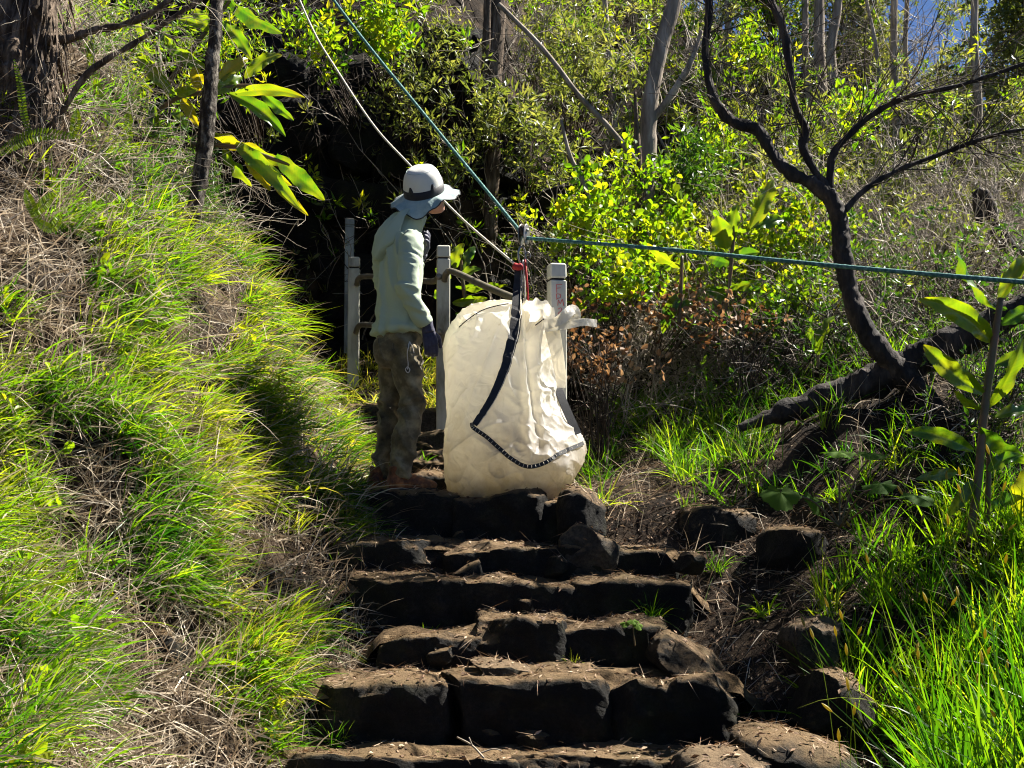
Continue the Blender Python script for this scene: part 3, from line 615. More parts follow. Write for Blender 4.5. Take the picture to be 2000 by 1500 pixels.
pk_ = .5 + .5 * vnoise(V * 4 + 11)
V = V + N * (.05 * ple * sst(.3, .85, zt) + .042 * cr * (.4 + .6 * pk_) + .026 * cr2 * pk_ + .010 * cr3 * pk_ + .028 * np.exp(-((jj - 108) / 4.0) ** 2) * sst(.12, .4, zt) - .018 * np.exp(-((jj - 119) / 6.0) ** 2) * sst(.15, .4, zt))[:, None]
bag = thing('bulk_bag', (P(1005, 975, BY)[0], BY, V[:, 2].min()), 'big white woven plastic bulk bag hanging slack from the pulley', 'bag')
capb = rows[0].mean(0); n0 = rows.shape[1]
capt = V[-n0:].mean(0) + [0, 0, .015]; V2 = np.vstack([V, np.repeat(capb[None], n0, 0), np.repeat(capt[None], n0, 0)]); lr = len(V) - n0; F2 = np.vstack([F, np.stack([lr + np.arange(n0), lr + (np.arange(n0) + 1) % n0, len(V) + n0 + (np.arange(n0) + 1) % n0, len(V) + n0 + np.arange(n0)], -1), grid_faces(2, n0, True)[:, ::-1] * 0 + np.stack([np.arange(n0), len(V) + np.arange(n0), len(V) + (np.arange(n0) + 1) % n0, (np.arange(n0) + 1) % n0], -1)])
bb = mk('bag_body', (V2, F2), M['bag'], parent=bag)
hp = [(ring - ring.mean(0)) * f + ring.mean(0) for ring, f in ((rows[6], .9), (rows[20], .9), (rows[36], .88), (rows[52], .8), (rows[64], .62), (rows[70], .3), (rows[72], .02))]
hp = np.array(hp) + [0.03, .02, 0]; hv = np.vstack([hp[0].mean(0)[None].repeat(n0, 0), hp.reshape(-1, 3)]); hv = hv + .02 * np.stack([vnoise(hv * 12), vnoise(hv * 12 + 5), vnoise(hv * 12 + 9)], -1)
mk('unseen_load', (hv, grid_faces(8, n0, True)), M['soil'], parent=bag)      # unseen heap added inside to darken the lower part of the bag
BB = BVHTree.FromPolygons([Vector(v) for v in V], F.tolist())
def ribbon(pts, nrm, width, thick):
    """flat band with thickness along points, facing nrm"""
    p = np.asarray(pts); d = unit(np.gradient(p, axis=0)); n = unit(nrm - (nrm * d).sum(1, keepdims=True) * d); s = np.cross(d, n)
    w = np.broadcast_to(np.asarray(width, float), (len(p),))[:, None] / 2; h = thick / 2
    ring = np.stack([p - s * w - n * h, p + s * w - n * h, p + s * w + n * h, p - s * w + n * h], 1)
    ring = np.concatenate([ring[:1] * 0 + p[0], ring, ring[:1] * 0 + p[-1]]) if True else ring
    return ring.reshape(-1, 3), grid_faces(len(ring), 4, True)
def tocam(p): return unit(-np.asarray(p))
HOOK = P(1012, 520, BY - .02)
q = on_line(BB, [(1007, 606), (1001, 650), (990, 700), (973, 752), (950, 795), (927, 831)], 7, .012)
q = np.vstack([catmull(np.array([HOOK + [-.004, 0, -.02], P(1010, 560, BY - .04), q[0]]), 6)[:-1], q]); mk('strap', ribbon(q, tocam(q), np.interp(np.arange(len(q)), [0, 10, 18, len(q)], [.03, .05, .062, .03]), .006), M['webbing'], parent=bag, smooth=False)
mk('strap_edge', tube(q + tocam(q) * .006 + np.array([.022, 0, 0]), .0022, 5), M['rope_white'], parent=bag)
q = np.array([P(1076, 700, BY + .02), P(1086, 745, BY - .02), P(1100, 785, BY - .05), P(1116, 822, BY - .07), P(1128, 848, BY - .08)]); q = catmull(q, 6)
mk('strap', ribbon(q, tocam(q) + [.5, 0, 0], .05, .006), M['webbing'], parent=bag, smooth=False)
q = on_line(BB, [(922, 826), (925, 836), (948, 852), (975, 876), (1000, 897), (1030, 911), (1062, 905), (1095, 885), (1138, 866)], 8, .004)
sm = mk('hem_seam', ribbon(q, tocam(q), .022, .006), M['webbing'], parent=bag, smooth=False)
for k in range(2, len(q) - 2, 1):
    if k % 2 == 0:
        d = unit(q[k + 1] - q[k - 1]); s = np.cross(d, tocam(q[k])); mk('stitch', tube(np.array([q[k] - s * .008, q[k] + s * .008]) + tocam(q[k]) * .004, .0016, 4), M['rope_white'], parent=sm)
for pl in ([(897, 640), (912, 626), (940, 608), (970, 598), (1004, 592)], [(1018, 594), (1030, 600), (1036, 610)], [(1046, 636), (1062, 624), (1076, 618)]):
    q = on_line(BB, pl, 6, .003)
    if len(q) > 3: mk('piping', tube(q, .0032, 5), M['webbing'], parent=bag)
# crumpled open mouth flap at the right of the top
c0 = P(1055, 612, BY - .02); fl = []
for k, t in enumerate(np.linspace(0, 1, 14)):
    row = []
    for j, s in enumerate(np.linspace(-1, 1, 16)):
        p = P(1052 + 30 * s + 6 * t, 592 + 58 * t - 8 * math.cos(s * 2.5) + 4 * math.sin(s * 9 + t * 5), BY - .1 - .035 * math.cos(s * 1.5) - .02 * math.sin(t * 6 + s * 3) + .05 * t * 0); row.append(p)
    fl.append(row)
fl = np.array(fl); mk('mouth_flap', (fl.reshape(-1, 3), grid_faces(14, 16)), M['bag'], parent=bag)
q = catmull(np.array([P(1078, 640, BY - .12), P(1088, 690, BY - .10), P(1095, 735, BY - .06), P(1096, 758, BY - .05)]), 6); mk('loose_flap', ribbon(q, tocam(q) + [.3, 0, .2], np.linspace(.09, .05, len(q)), .002), M['bag'], parent=bag, smooth=False)
q = catmull(np.array([P(1070, 634, BY - .16), P(1092, 626, BY - .2), P(1108, 612, BY - .2), P(1120, 604, BY - .16), P(1124, 618, BY - .14), P(1110, 632, BY - .17)]), 6); mk('tie_strip', ribbon(q, tocam(q) + [.2, 0, .5], .06, .002), M['bag'], parent=bag, smooth=False)
q = catmull(np.array([P(1072, 640, BY - .17), P(1105, 636, BY - .2), P(1138, 629, BY - .2), P(1166, 632, BY - .18)]), 6); mk('tie_strip', ribbon(q, tocam(q) + [0, 0, .4], .045, .002), M['bag'], parent=bag, smooth=False)

# pulley and rigging
pc = P(1023, 452, BY); pul = thing('pulley', pc, 'worn steel pulley block riding on the green rope above the bag', 'pulley')
def disc(c, r, th, ax, n=24, ry=None):
    ax = unit(ax); u = unit(np.cross(ax, [0, 0, 1.0])); v = np.cross(u, ax); a = np.arange(n) * 2 * math.pi / n; ry = ry or r
    ring = lambda s, o: c + u * (np.cos(a) * r * s)[:, None] + v * (np.sin(a) * ry * s)[:, None] + ax * o
    return np.vstack([ring(.01, -th / 2), ring(.93, -th / 2), ring(1, -th * .3), ring(1, th * .3), ring(.93, th / 2), ring(.01, th / 2)]), grid_faces(6, n, True)
AX = np.array([.85, -.5, 0]); 
for o in (-.018, .018): mk('side_plate', disc(pc + unit(AX) * o + [0, 0, -.02], .036, .006, AX, 24, .062), M['steel'], parent=pul)
g = Geo(); g.add(*disc(pc + [0, 0, .006], .036, .006, AX)); 
sh = mk('sheave', disc(pc + [0, 0, .005], .034, .02, AX), M['bark_black'], parent=pul)
mk('axle_bolt', disc(pc + [0, 0, .005], .009, .06, AX, 10), M['steel'], parent=pul)
a = np.linspace(0, 2 * math.pi, 28); q = P(1019, 498, BY)[None] + np.stack([.02 * np.cos(a), .012 * np.cos(a), .05 * np.sin(a)], -1)
mk('shackle', tube(q, .006, 8, False), M['steel'], parent=pul)
a = np.linspace(-.6, 4.2, 24); q = P(1031, 500, BY - .01)[None] + np.stack([.014 * np.cos(a), .006 * np.cos(a), .022 * np.sin(a)], -1)
mk('hook', tube(np.vstack([q, q[-1] + [.004, 0, -.05]]), .0045, 8), M['steel'], parent=pul)
for k, (x, mt) in enumerate(((1019, 'webbing'), (1024, 'rope_white'), (1029, 'cord_red'))):
    mk('sling', tube(catmull(np.array([P(x - 3, 508, BY), P(x, 545, BY - .02 - .01 * k), P(x + 1 + k, 592, BY - .03)]), 6), .006, 6), M[mt], parent=pul)
q = HOOK + np.array([[-.03, -.03, .0], [.0, -.04, -.012], [.025, -.035, .0]]); mk('knot', tube(catmull(q, 4), [.006] + [.02] * 7 + [.006], 8), M['cord_red'], parent=pul)
ge = catmull(np.array([P(560, -130, 9.6), P(685, 45, 8.9), P(860, 262, 8.2), P(1016, 452, BY)]), 14)
gr = catmull(np.array([P(1026, 465, BY), P(1300, 487, 6.9), P(1650, 521, 6.1), P(2000, 551, 5.45), P(2500, 590, 4.7)]), 14)
def rope(pts, r, label, mat, name='rope', cat='rope'):
    q = np.asarray(pts); V, F = tube(q, r, 10); mk(name, (V, F), M[mat], label=label, cat=cat)
def braid(p, r, n_per_m=45):
    L = np.r_[0, np.cumsum(np.linalg.norm(np.diff(p, axis=0), axis=1))]; n = int(L[-1] * n_per_m); t = np.linspace(0, L[-1], n); q = np.stack([np.interp(t, L, p[:, k]) for k in range(3)], -1)
    return q, r * (1 + .10 * (np.arange(n) % 2))
q, r = braid(np.vstack([ge, gr]), .0098); rope(q, r, 'taut green braided rope running through the pulley to the right edge', 'rope_green')
wq = catmull(np.array([P(560, -60, 9.9), P(612, 60, 9.5), P(660, 140, 9.2), P(730, 245, 8.8), P(800, 322, 8.4), P(900, 425, 7.9), P(1003, 514, BY - .03)]), 10)
q, r = braid(wq, .0068); rope(q, r, 'thin white rope running behind the hat down to the hook', 'rope_white')

# ------------------------------------------------------------------ railing
def postmat(name, cols): return solid(name, cols, 6, .75, .3, .3, .004, 60, stretch=(1, 1, .3))
M['post'] = postmat('painted_post', [(.12, .11, .085), (.4, .39, .33), (.56, .55, .48)])
M['post_old'] = postmat('weathered_post', [(.1, .11, .12), (.26, .28, .29), (.4, .43, .44)])
M['pipe'] = solid('galvanised_pipe', [(.14, .12, .09), (.28, .25, .2)], 12, .4, .5, .2, .002, metal=.4)
M['graffiti'] = solid('red_marker', [(.42, .02, .025), (.6, .06, .06)], 40, .6, .3, 0)
def boxgeo(c, s, rz=0.0, bev=.006, taper=1.0):
    hx, hy, hz = [a / 2 for a in s]; b = bev; pr = [(hx - b, -hy), (hx, -hy + b), (hx, hy - b), (hx - b, hy), (-hx + b, hy), (-hx, hy - b), (-hx, -hy + b), (-hx + b, -hy)]
    pr = np.array(pr); Z = [(-hz, .01), (-hz, 1 - b / hx), (-hz + b, 1), (hz - b, taper), (hz, taper - b / hx), (hz, .01)]
    V = np.vstack([np.c_[pr * k, np.full(8, z)] for z, k in Z]); Mx = np.array(Matrix.Rotation(rz, 3, 'Z')); return V @ Mx.T + np.asarray(c), grid_faces(6, 8, True)
POSTS = [('near', 1087, 516, 7.75, .098, .22), ('mid', 866, 481, 9.8, .098, .1), ('far', 692, 503, 11.4, .098, .05)]
b4 = P(1087, 516, 7.75)
rail = thing('railing', gpt(P(866, 780, 9.8)[0], 9.8), 'grey post and pipe railing running behind the person and the bag', 'railing'); PT = {}
for nm, px, py, Y, w, rz in POSTS:
    t = P(px, py, Y); zb = float(gz(t[0], Y)) - .15; zb = min(zb, t[2] - 1.1)
    c = (t[0], Y, (zb + t[2] - .1) / 2); p_ = mk('post', boxgeo(c, (w, w, t[2] - .1 - zb), rz), M['post'], parent=rail, smooth=False)
    mk('groove', boxgeo((t[0], Y, t[2] - .094), (w * .82, w * .82, .014), rz, .004), M['bark_black'], parent=p_, smooth=False)
    mk('cap', boxgeo((t[0], Y, t[2] - .044), (w * 1.02, w * 1.02, .088), rz, .008, .97), M['post'], parent=p_, smooth=False); PT[nm] = (t, p_)
def railpipe(l, r=.024): mk('rail', tube(catmull(PP(l), 6), r, 12), M['pipe'], parent=rail)
railpipe([(697, 556, 11.33), (700, 545, 11.28), (712, 540, 11.2), (760, 542, 10.8), (820, 548, 10.25), (848, 549, 9.9), (858, 540, 9.74)])
railpipe([(695, 650, 11.33), (700, 638, 11.28), (712, 634, 11.2), (760, 640, 10.8), (820, 652, 10.25), (848, 656, 9.9), (858, 648, 9.74)])
railpipe([(868, 548, 9.75), (872, 534, 9.7), (886, 531, 9.6), (950, 560, 8.9), (1010, 585, 8.3), (1072, 612, 7.8)])
railpipe([(868, 665, 9.75), (872, 655, 9.7), (886, 652, 9.6), (950, 690, 8.9), (1010, 725, 8.3), (1072, 760, 7.8)])
# red marker letters on the near post
Rz4 = np.array(Matrix.Rotation(.22, 3, 'Z')); t4, p4 = PT['near']
def stroke(pl):
    q = np.array([(x, -.0505, z) for x, z in pl]); q = catmull(q, 3) if len(q) > 3 else q; q = q @ Rz4.T + np.array([t4[0], t4[1], 0])
    V, F = ribbon(q, np.repeat(np.array([[0, -1.0, 0]]) @ Rz4.T, len(q), 0), .0034, .0012); mk('letter_stroke', (V, F), M['graffiti'], parent=p4, smooth=False)
def zrow(py): return P(1087, py, 7.7)[2]
s_ = 7.7 / F_PX
def L(pts): stroke([((x - 1088) * s_, zrow(y)) for x, y in pts])
L([(1084, 572), (1083, 556), (1095, 555)]); L([(1084, 563), (1092, 562)])
L([(1084, 586), (1083, 574)]); L([(1083, 574), (1091, 575), (1091, 581), (1084, 583)])
L([(1086, 597), (1087, 586), (1091, 593), (1095, 584), (1098, 597)])
L([(1086, 604), (1092, 601), (1093, 606), (1086, 613), (1095, 613)])
t = P(683, 441, 12.3); op = thing('wooden_post', (t[0], 12.3, .9), 'weathered bluish post standing alone against the dark rock', 'post')
p_ = mk('post', boxgeo((t[0], 12.3, (t[2] + .75) / 2), (.085, .085, t[2] - .75), .1), M['post_old'], parent=op, smooth=False); mk('cap', boxgeo((t[0], 12.3, t[2] + .035), (.088, .088, .066), .1, .008, .96), M['post_old'], parent=op, smooth=False)

# ------------------------------------------------------------------ trees
def grow(base, d, L, r, K=6, wob=.3, grav=0.0):
    N = len(base); st = R.normal(size=(N, K - 1, 3)) * wob / math.sqrt(K); st[:, :, 2] += grav / K
    dd = unit(unit(d)[:, None, :] + np.cumsum(st, 1)); pts = np.concatenate([base[:, None, :], base[:, None, :] + np.cumsum(dd * (L[:, None, None] / (K - 1)), 1)], 1)
    return pts, r[:, None] * np.linspace(1, .3, K)[None]
def sprout(paths, n, lo=.25, hi=1.0, spread=.8, bias=(0, 0, .2)):
    N, K, _ = paths.shape; i = R.integers(0, N, n); s = R.uniform(lo, hi, n) * (K - 1); k = np.minimum(s.astype(int), K - 2); f = (s - k)[:, None]
    a, b = paths[i, k], paths[i, k + 1]; return a + (b - a) * f, unit(unit(b - a) + spread * R.normal(size=(n, 3)) + np.array(bias))
def bough(pts, sides=12, n=7, rough=.10, seed=0.0):
    """limb through (px, py, Y, radius px) points with uneven bark"""
    q = np.array([[*P(a, b, Y), r * Y / F_PX] for a, b, Y, r in pts]); q = catmull(q, n); q = np.vstack([q]); 
    V, F = tube(q[:, :3], np.maximum(q[:, 3], .002), sides); N = vnormals(V, F); rr = np.repeat(np.r_[q[0, 3], q[:, 3], q[-1, 3]], sides)
    V = V + N * (rr * rough * (fbm(np.stack([V[:, 0] * 16, V[:, 1] * 16, V[:, 2] * 5], -1) + seed, 4) + .6 * vnoise(V * 42 + seed) + .9 * np.clip(vnoise(V * 7 + seed * 2) - .45, 0, 1)))[:, None]
    return q[:, :3], (V, F)
def rosettes(c, n, L, Wd, up=.5, fine=False, spread=.02):
    N = len(c); pos = np.repeat(c, n, 0); d = R.normal(size=(N * n, 3)); d[:, 2] += up; d = unit(d); k = np.repeat(R.uniform(.7, 1.25, N), n)
    V, F = leaves(pos + d * spread + R.normal(size=pos.shape) * spread * .6, d, unit(R.normal(size=d.shape) + [0, 0, .6]), L * k * R.uniform(.6, 1.2, N * n), Wd * k * R.uniform(.7, 1.2, N * n), .22, fine)
    t = np.repeat(np.clip(np.repeat(R.uniform(0, 1, N), n) * .7 + R.uniform(0, .3, N * n), 0, 1), 6 if fine else 4); return V, F, t
def path_twigs(path, n, L, r, spread=.9, bias=(0, 0, .2), sub=3, lo=.2, K=6):
    """bare twigs and their side twigs along a limb; returns geometry and the tips"""
    pp = path[None]; b, d = sprout(pp, n, lo, 1.0, spread, bias); p1, r1 = grow(b, d, L * R.uniform(.5, 1.2, n), r * R.uniform(.6, 1.1, n), K, .5)
    g = Geo().add(*tubes(p1, r1)); b, d = sprout(p1, n * sub, .2, 1, .6, bias); p2, r2 = grow(b, d, L * .5 * R.uniform(.4, 1.1, n * sub), r * .5 * R.uniform(.6, 1, n * sub), 5, .5)
    g.add(*tubes(p2, r2)); return g, np.vstack([p1[:, -1], p2[:, -1], p2[:, 2]])
def tree(label, trunk, mat, branches=(), twigs=0, tw=(.6, .006), twmat='twig', crown=None, group=None, name='tree', rough=.1, bias=(0, 0, .2), sub=3, sides=14):
    q, gm = bough(trunk, sides, 7 if sides < 20 else 26, rough, len(label)); t = thing(name, q[0], label, 'tree', group); mk('trunk', gm, M[mat], parent=t); tips = []
    G = Geo(); has = False
    for k, b in enumerate(branches):
        qb, gb = bough(b, 16, 16, rough, k * 3.1); mk('branch', gb, M[mat], parent=t)
        if twigs: g, tp = path_twigs(qb, twigs, tw[0], tw[1], bias=bias, sub=sub); G.add(*g.get()); tips.append(tp); has = True
    if twigs and not branches: g, tp = path_twigs(q, twigs, tw[0], tw[1], bias=bias, sub=sub, lo=.35); G.add(*g.get()); tips.append(tp); has = True
    if has: mk('twigs', G, M[twmat], parent=t, kind='stuff')
    if crown:
        tips = np.vstack(tips); i = R.integers(0, len(tips), crown[0]); V, F, T = rosettes(tips[i] + R.normal(size=(crown[0], 3)) * .06, crown[1], crown[2], crown[3], .3); mk('crown', (V, F, T), M[crown[4]], parent=t, smooth=False, kind='stuff')
    return t

tree('thick shaggy barked trunk at the upper left corner', [(36, 350, 7.0, 66), (46, 240, 7.0, 56), (54, 120, 7.0, 50), (62, 0, 7.0, 50), (70, -120, 7.0, 48)], 'bark_brown',
     [[(80, 78, 7.0, 12), (130, 76, 6.95, 9), (180, 60, 6.9, 8), (240, 48, 6.85, 7), (300, 22, 6.8, 6), (360, -25, 6.8, 5)], [(60, 300, 7.0, 9), (120, 220, 6.95, 6), (175, 140, 6.9, 6), (270, 80, 6.9, 5), (345, 30, 6.9, 5), (420, -20, 6.9, 4)]], 26, (.42, .0035), 'twig', rough=.3, bias=(.1, 0, -.5), sides=64)
n = 240; a = R.uniform(0, 6.28, n); zz = R.uniform(1.8, 2.75, n); ax = np.stack([np.interp(zz, [1.7, 2.9], [-2.6, -2.5]), np.full(n, 7.0), zz], -1); o_ = np.stack([np.cos(a), np.sin(a), a * 0], -1)
bt = [o for o in bpy.data.objects if o.get('label', '').startswith('thick shaggy')][0]; V, F = blades(ax + o_ * .145, o_ * .25 + R.normal(size=o_.shape) * .12 + [0, 0, -1], R.uniform(.12, .4, n), R.uniform(.008, .022, n), np.zeros(n), 3, np.cross(o_, [0, 0, 1.0])); mk('bark_strips', (V, F), M['bark_brown'], parent=bt, kind='stuff')
tree('slender dark mottled trunk standing on the left grassy bank', [(364, 500, 7.6, 19), (378, 420, 7.6, 17), (394, 330, 7.6, 15), (403, 240, 7.6, 15), (412, 150, 7.6, 14), (420, 60, 7.6, 13), (430, -60, 7.6, 12)], 'bark_mottled', rough=.2, sides=24)
tree('tall grey trunk rising behind the green rope at top centre', [(958, 470, 12.4, 13), (962, 330, 12.4, 13), (962, 200, 12.4, 17), (966, 90, 12.4, 18), (974, -60, 12.4, 18)], 'bark_brown', [[(950, 260, 12.4, 6), (945, 190, 12.35, 8), (950, 80, 12.3, 8), (954, -60, 12.3, 8)]], rough=.16)
tree('leaning peeling brown trunk right of the dead stick', [(1258, 500, 10.9, 14), (1262, 400, 10.9, 16), (1264, 300, 10.9, 16), (1270, 200, 10.9, 17), (1292, 90, 10.9, 15), (1318, 0, 10.9, 14), (1336, -70, 10.9, 13)], 'bark_grey', [[(1272, 235, 10.9, 8), (1300, 200, 10.85, 7), (1345, 130, 10.8, 6), (1370, 60, 10.8, 4)]], 14, (.7, .006), rough=.16)
tree('thin dark stem in front of the leaning brown trunk', [(1252, 490, 10.6, 9), (1250, 400, 10.6, 9), (1246, 310, 10.6, 8), (1243, 240, 10.6, 5), (1240, 180, 10.6, 3)], 'bark_brown')
for l, pts in (('long straight dead stick leaning across the upper middle', [(974, 8, 10.7, 5), (1060, 95, 10.65, 5), (1130, 185, 10.6, 5), (1190, 250, 10.6, 5.5), (1244, 316, 10.55, 6)]), ('short dead stick slanting above the round leaved shrub', [(1096, 235, 10.4, 3), (1112, 300, 10.4, 4.5), (1136, 350, 10.4, 5), (1168, 415, 10.4, 5)])):
    q, gm = bough(pts, 8); mk('stick', gm, M['bark_grey'], label=l, cat='stick')
BT = 7.6
tree('twisting black tree with forked limbs at the right', [(1790, 765, BT, 25.2), (1740, 708, BT, 22.7), (1692, 650, BT, 19.3), (1662, 570, BT, 17.6), (1646, 490, BT, 16.8), (1638, 425, BT, 16.0), (1616, 376, BT, 14.3)], 'bark_black',
     [[(1616, 378, BT, 13.4), (1572, 351, BT, 12.6), (1530, 328, BT, 11.8), (1503, 290, BT, 10.9), (1480, 254, BT, 10.9), (1440, 241, BT, 11.8), (1405, 213, BT, 10.1), (1386, 165, BT, 8.4), (1377, 100, BT, 7.6), (1383, 40, BT, 7.6), (1385, -70, BT, 6.7)],
      [(1618, 374, BT, 9.2), (1590, 332, BT, 8.4), (1569, 288, BT, 8.4), (1573, 250, BT, 7.6), (1552, 205, BT, 6.7), (1544, 150, BT, 7.6), (1531, 60, BT, 7.6), (1507, 5, BT, 7.6), (1490, -60, BT, 6.7)],
      [(1621, 368, BT, 7.6), (1625, 310, BT, 6.7), (1650, 272, BT, 6.7), (1700, 227, BT, 5.9), (1770, 190, BT - .1, 5.0), (1880, 165, BT - .2, 4.2), (2020, 118, BT - .3, 3.4)],
      [(1650, 410, BT, 6.7), (1692, 368, BT, 5.0), (1760, 330, BT, 5.0), (1850, 296, BT, 4.2), (1950, 262, BT - .1, 3.4), (2060, 244, BT - .2, 2.5)],
      [(1785, 745, BT - .05, 15.1), (1830, 790, BT - .2, 10.9), (1872, 870, BT - .3, 9.2), (1895, 950, BT - .4, 7.6), (1905, 1010, BT - .5, 5.9)]], 40, (.8, .0048), 'twig_dark', rough=.26, bias=(.5, .1, .45), sub=3, sides=22)
q, gm = bough([(2120, 560, 7.20, 26), (2000, 602, 7.40, 27), (1880, 660, 7.55, 30), (1760, 722, 7.65, 30), (1640, 768, 7.70, 26), (1520, 808, 7.70, 18), (1440, 838, 7.70, 8)], 20, n=12, rough=.3)
mk('fallen_log', gm, M['bark_black'], label='dark fallen log lying behind the foot of the twisting tree', cat='log')
tree('crooked dark stump with broken top near the right edge', [(1995, 505, 10.0, 16), (1962, 470, 10.0, 16), (1940, 425, 10.0, 15), (1922, 385, 10.0, 14), (1908, 368, 10.0, 9)], 'bark_black', [[(1916, 440, 10.0, 8), (1908, 400, 10.0, 9), (1904, 374, 10.0, 6)]], name='stump', rough=.2)
for l, x0, x1, y1, Y, r, n in (('pale straight trunk left of the forked black limbs, far behind', 1600, 1606, 330, 14.0, 11, 10), ('slim pale trunk just left of the pale straight trunk', 1572, 1580, 320, 14.4, 7, 10), ('slanting grey trunk behind the twisting tree', 1640, 1612, 330, 13.6, 9, 10),
                           ('thin upright pole trunk in the middle of the far thicket', 1746, 1752, 380, 13.4, 7, 12), ('thin leaning sapling between the far pale trunks', 1690, 1738, 300, 13.2, 4, 8), ('thin trunk at the left edge of the blue sky gap', 1772, 1770, 330, 14.8, 5, 10),
                           ('upright grey trunk near the right edge, far behind', 1903, 1910, 330, 12.4, 8, 14), ('thin far trunk right of the leaning brown trunk', 1420, 1432, 340, 14.6, 6, 8), ('thin leaning trunk behind the upper centre shrubs', 1180, 1200, 260, 14.6, 6, 8)):
    tree(l, [(x1, y1, Y, r * 1.15), ((x0 + x1) / 2 + 4, y1 * .6, Y, r), ((x0 + x1) / 2 - 3, y1 * .3, Y, r), (x0, -20, Y, r * .9), (x0 - 4, -170, Y, r * .8)], 'bark_grey', (), n, (.9, .006), 'twig', group='trunks of the far thicket', rough=.12, bias=(0, 0, .5))
# leafy outer boughs of the twisting tree, beyond the frame
bt = [o for o in bpy.data.objects if o.get('label', '').startswith('twisting black')][0]; G = Geo(); TP = []
for k, pts in enumerate(([(2010, 120, BT - .3, 4), (2200, 20, 7.6, 4), (2330, -120, 7.8, 4), (2420, -260, 8.0, 3)], [(2050, 244, BT - .2, 3), (2250, 150, 7.3, 4), (2450, 0, 7.3, 3), (2560, -140, 7.4, 3)], [(1490, -60, BT, 8), (1600, -260, 7.9, 7), (1850, -420, 8.3, 6), (2100, -480, 8.5, 4)])):
    q, gm = bough(pts, 8, seed=50 + k); mk('branch', gm, M['bark_black'], parent=bt); g, tp = path_twigs(q, 26, .6, .006, 1.0, (0, 0, .1), 3); G.add(*g.get()); TP.append(tp[(1000 + F_PX * tp[:, 0] / tp[:, 1] > 1840)])
mk('twigs', G, M['twig_dark'], parent=bt, kind='stuff'); TP = np.vstack(TP); i = R.integers(0, len(TP), 110); V, F, T = rosettes(TP[i] + R.normal(size=(110, 3)) * .08, 12, .09, .032, .2); mk('crown', (V, F, T), M['leaf_olive'], parent=bt, smooth=False, kind='stuff')
# leafy trees against the sky
def leafy(label, px, py0, py1, Y, rad, n, mat, seed, gap=None):
    """trunk with a loose crown of leaf clusters"""
    b = P(px, py0, Y); b[2] = min(b[2], float(gz(b[0], Y))); top = P(px, py1, Y); t = thing('leafy_tree', b, label, 'tree', 'leafy trees on the ridge')
    q = catmull(np.array([b, b * .4 + top * .6 + [.2, 0, 0], top]), 6); V, F = tube(q, np.linspace(.07, .025, len(q)), 8); mk('trunk', (V, F), M['bark_grey'], parent=t)
    g, tips = path_twigs(q, 60, rad, .014, 1.3, (0, 0, .2), 5, .3); mk('branches', g, M['twig_dark'], parent=t, kind='stuff')
    i = R.integers(0, len(tips), n); c = tips[i] + R.normal(size=(n, 3)) * .14
    if gap is not None:      # the canopies do not meet here
        u = 1000 + F_PX * c[:, 0] / c[:, 1]; v = HOR - F_PX * c[:, 2] / c[:, 1]; c = c[(np.hypot((u - gap[0]) / gap[2], (v - gap[1]) / gap[3]) > 1)]
    V, F, T = rosettes(c, 14, .085, .03, .3); mk('crown', (V, F, T), M[mat], parent=t, smooth=False, kind='stuff')
leafy('olive leaved tree at the top right corner, right of the blue sky gap', 1985, 430, -60, 13.8, .7, 520, 'leaf_olive', 1, (1815, 55, 42, 75))
leafy('dense green tree left of the blue sky gap', 1660, 420, -80, 15.5, .75, 520, 'leaf_olive', 2, (1818, 55, 40, 80))
leafy('yellowish tree behind the two forked black limbs', 1480, 420, -60, 15.2, .9, 420, 'leaf_bright', 3)
leafy('low leafy tree below the blue sky gap', 1840, 470, 230, 14.8, .6, 420, 'leaf_olive', 4, (1815, 55, 42, 75))

# ------------------------------------------------------------------ hillside thicket (one tangled mass)
def hill_pts(n, x0, x1, y0, y1):
    """points on the slope, spread evenly over the view"""
    y = R.uniform(y0, y1, n); x = R.uniform(x0, x1, n) * y / 13.0; return np.stack([x, y, gz(x, y)], -1)
c = hill_pts(1300, -3.0, 5.6, 10.9, 19); keep = ~((c[:, 0] < -.2) & (c[:, 1] < 12.5)) & ~((c[:, 0] > -1.6) & (c[:, 0] < .7) & (c[:, 1] < 11.6)); c = c[keep]
d = R.normal(size=c.shape) * .5 + [0, -.15, 1.0]; p0, r0 = grow(c, d, R.uniform(.7, 1.9, len(c)), R.uniform(.006, .013, len(c)), 7, .5)
b, d = sprout(p0, 5200, .15, 1, .9, (0, -.1, .1)); p1, r1 = grow(b, d, R.uniform(.25, .8, len(b)), R.uniform(.0035, .006, len(b)), 6, .7)
b, d = sprout(p1, 11000, .15, 1, .8, (0, -.1, 0)); p2, r2 = grow(b, d, R.uniform(.12, .45, len(b)), R.uniform(.0026, .0042, len(b)), 4, .7)
g = Geo().add(*tubes(p0, r0)).add(*tubes(p1, r1)).add(*tubes(p2, r2))
mk('thicket_twigs', g, M['twig'], kind='stuff', label='tangle of pale bare twigs covering the hillside', cat='thicket', origin=(0, 13, 2))
ends = np.vstack([p1[:, -1], p2[:, -1], p0[:, -1], p1[:, 3]]); nz = n2(ends[:, 0], ends[:, 2] + ends[:, 1] * .5, .9, 3, 7)
sky_gap = lambda p: np.hypot((1000 + F_PX * p[:, 0] / p[:, 1] - 1818) / 48, (HOR - F_PX * p[:, 2] / p[:, 1] - 40) / 85) > 1
i = R.permutation(np.where((nz > -.3) & sky_gap(ends))[0])[:7500]; V, F, T = rosettes(ends[i], 13, .085, .022, .5); mk('thicket_leaves', (V, F, T), M['leaf_olive'], kind='stuff', label='small olive leaves scattered through the hillside thicket', cat='foliage', smooth=False, origin=(0, 13, 2))
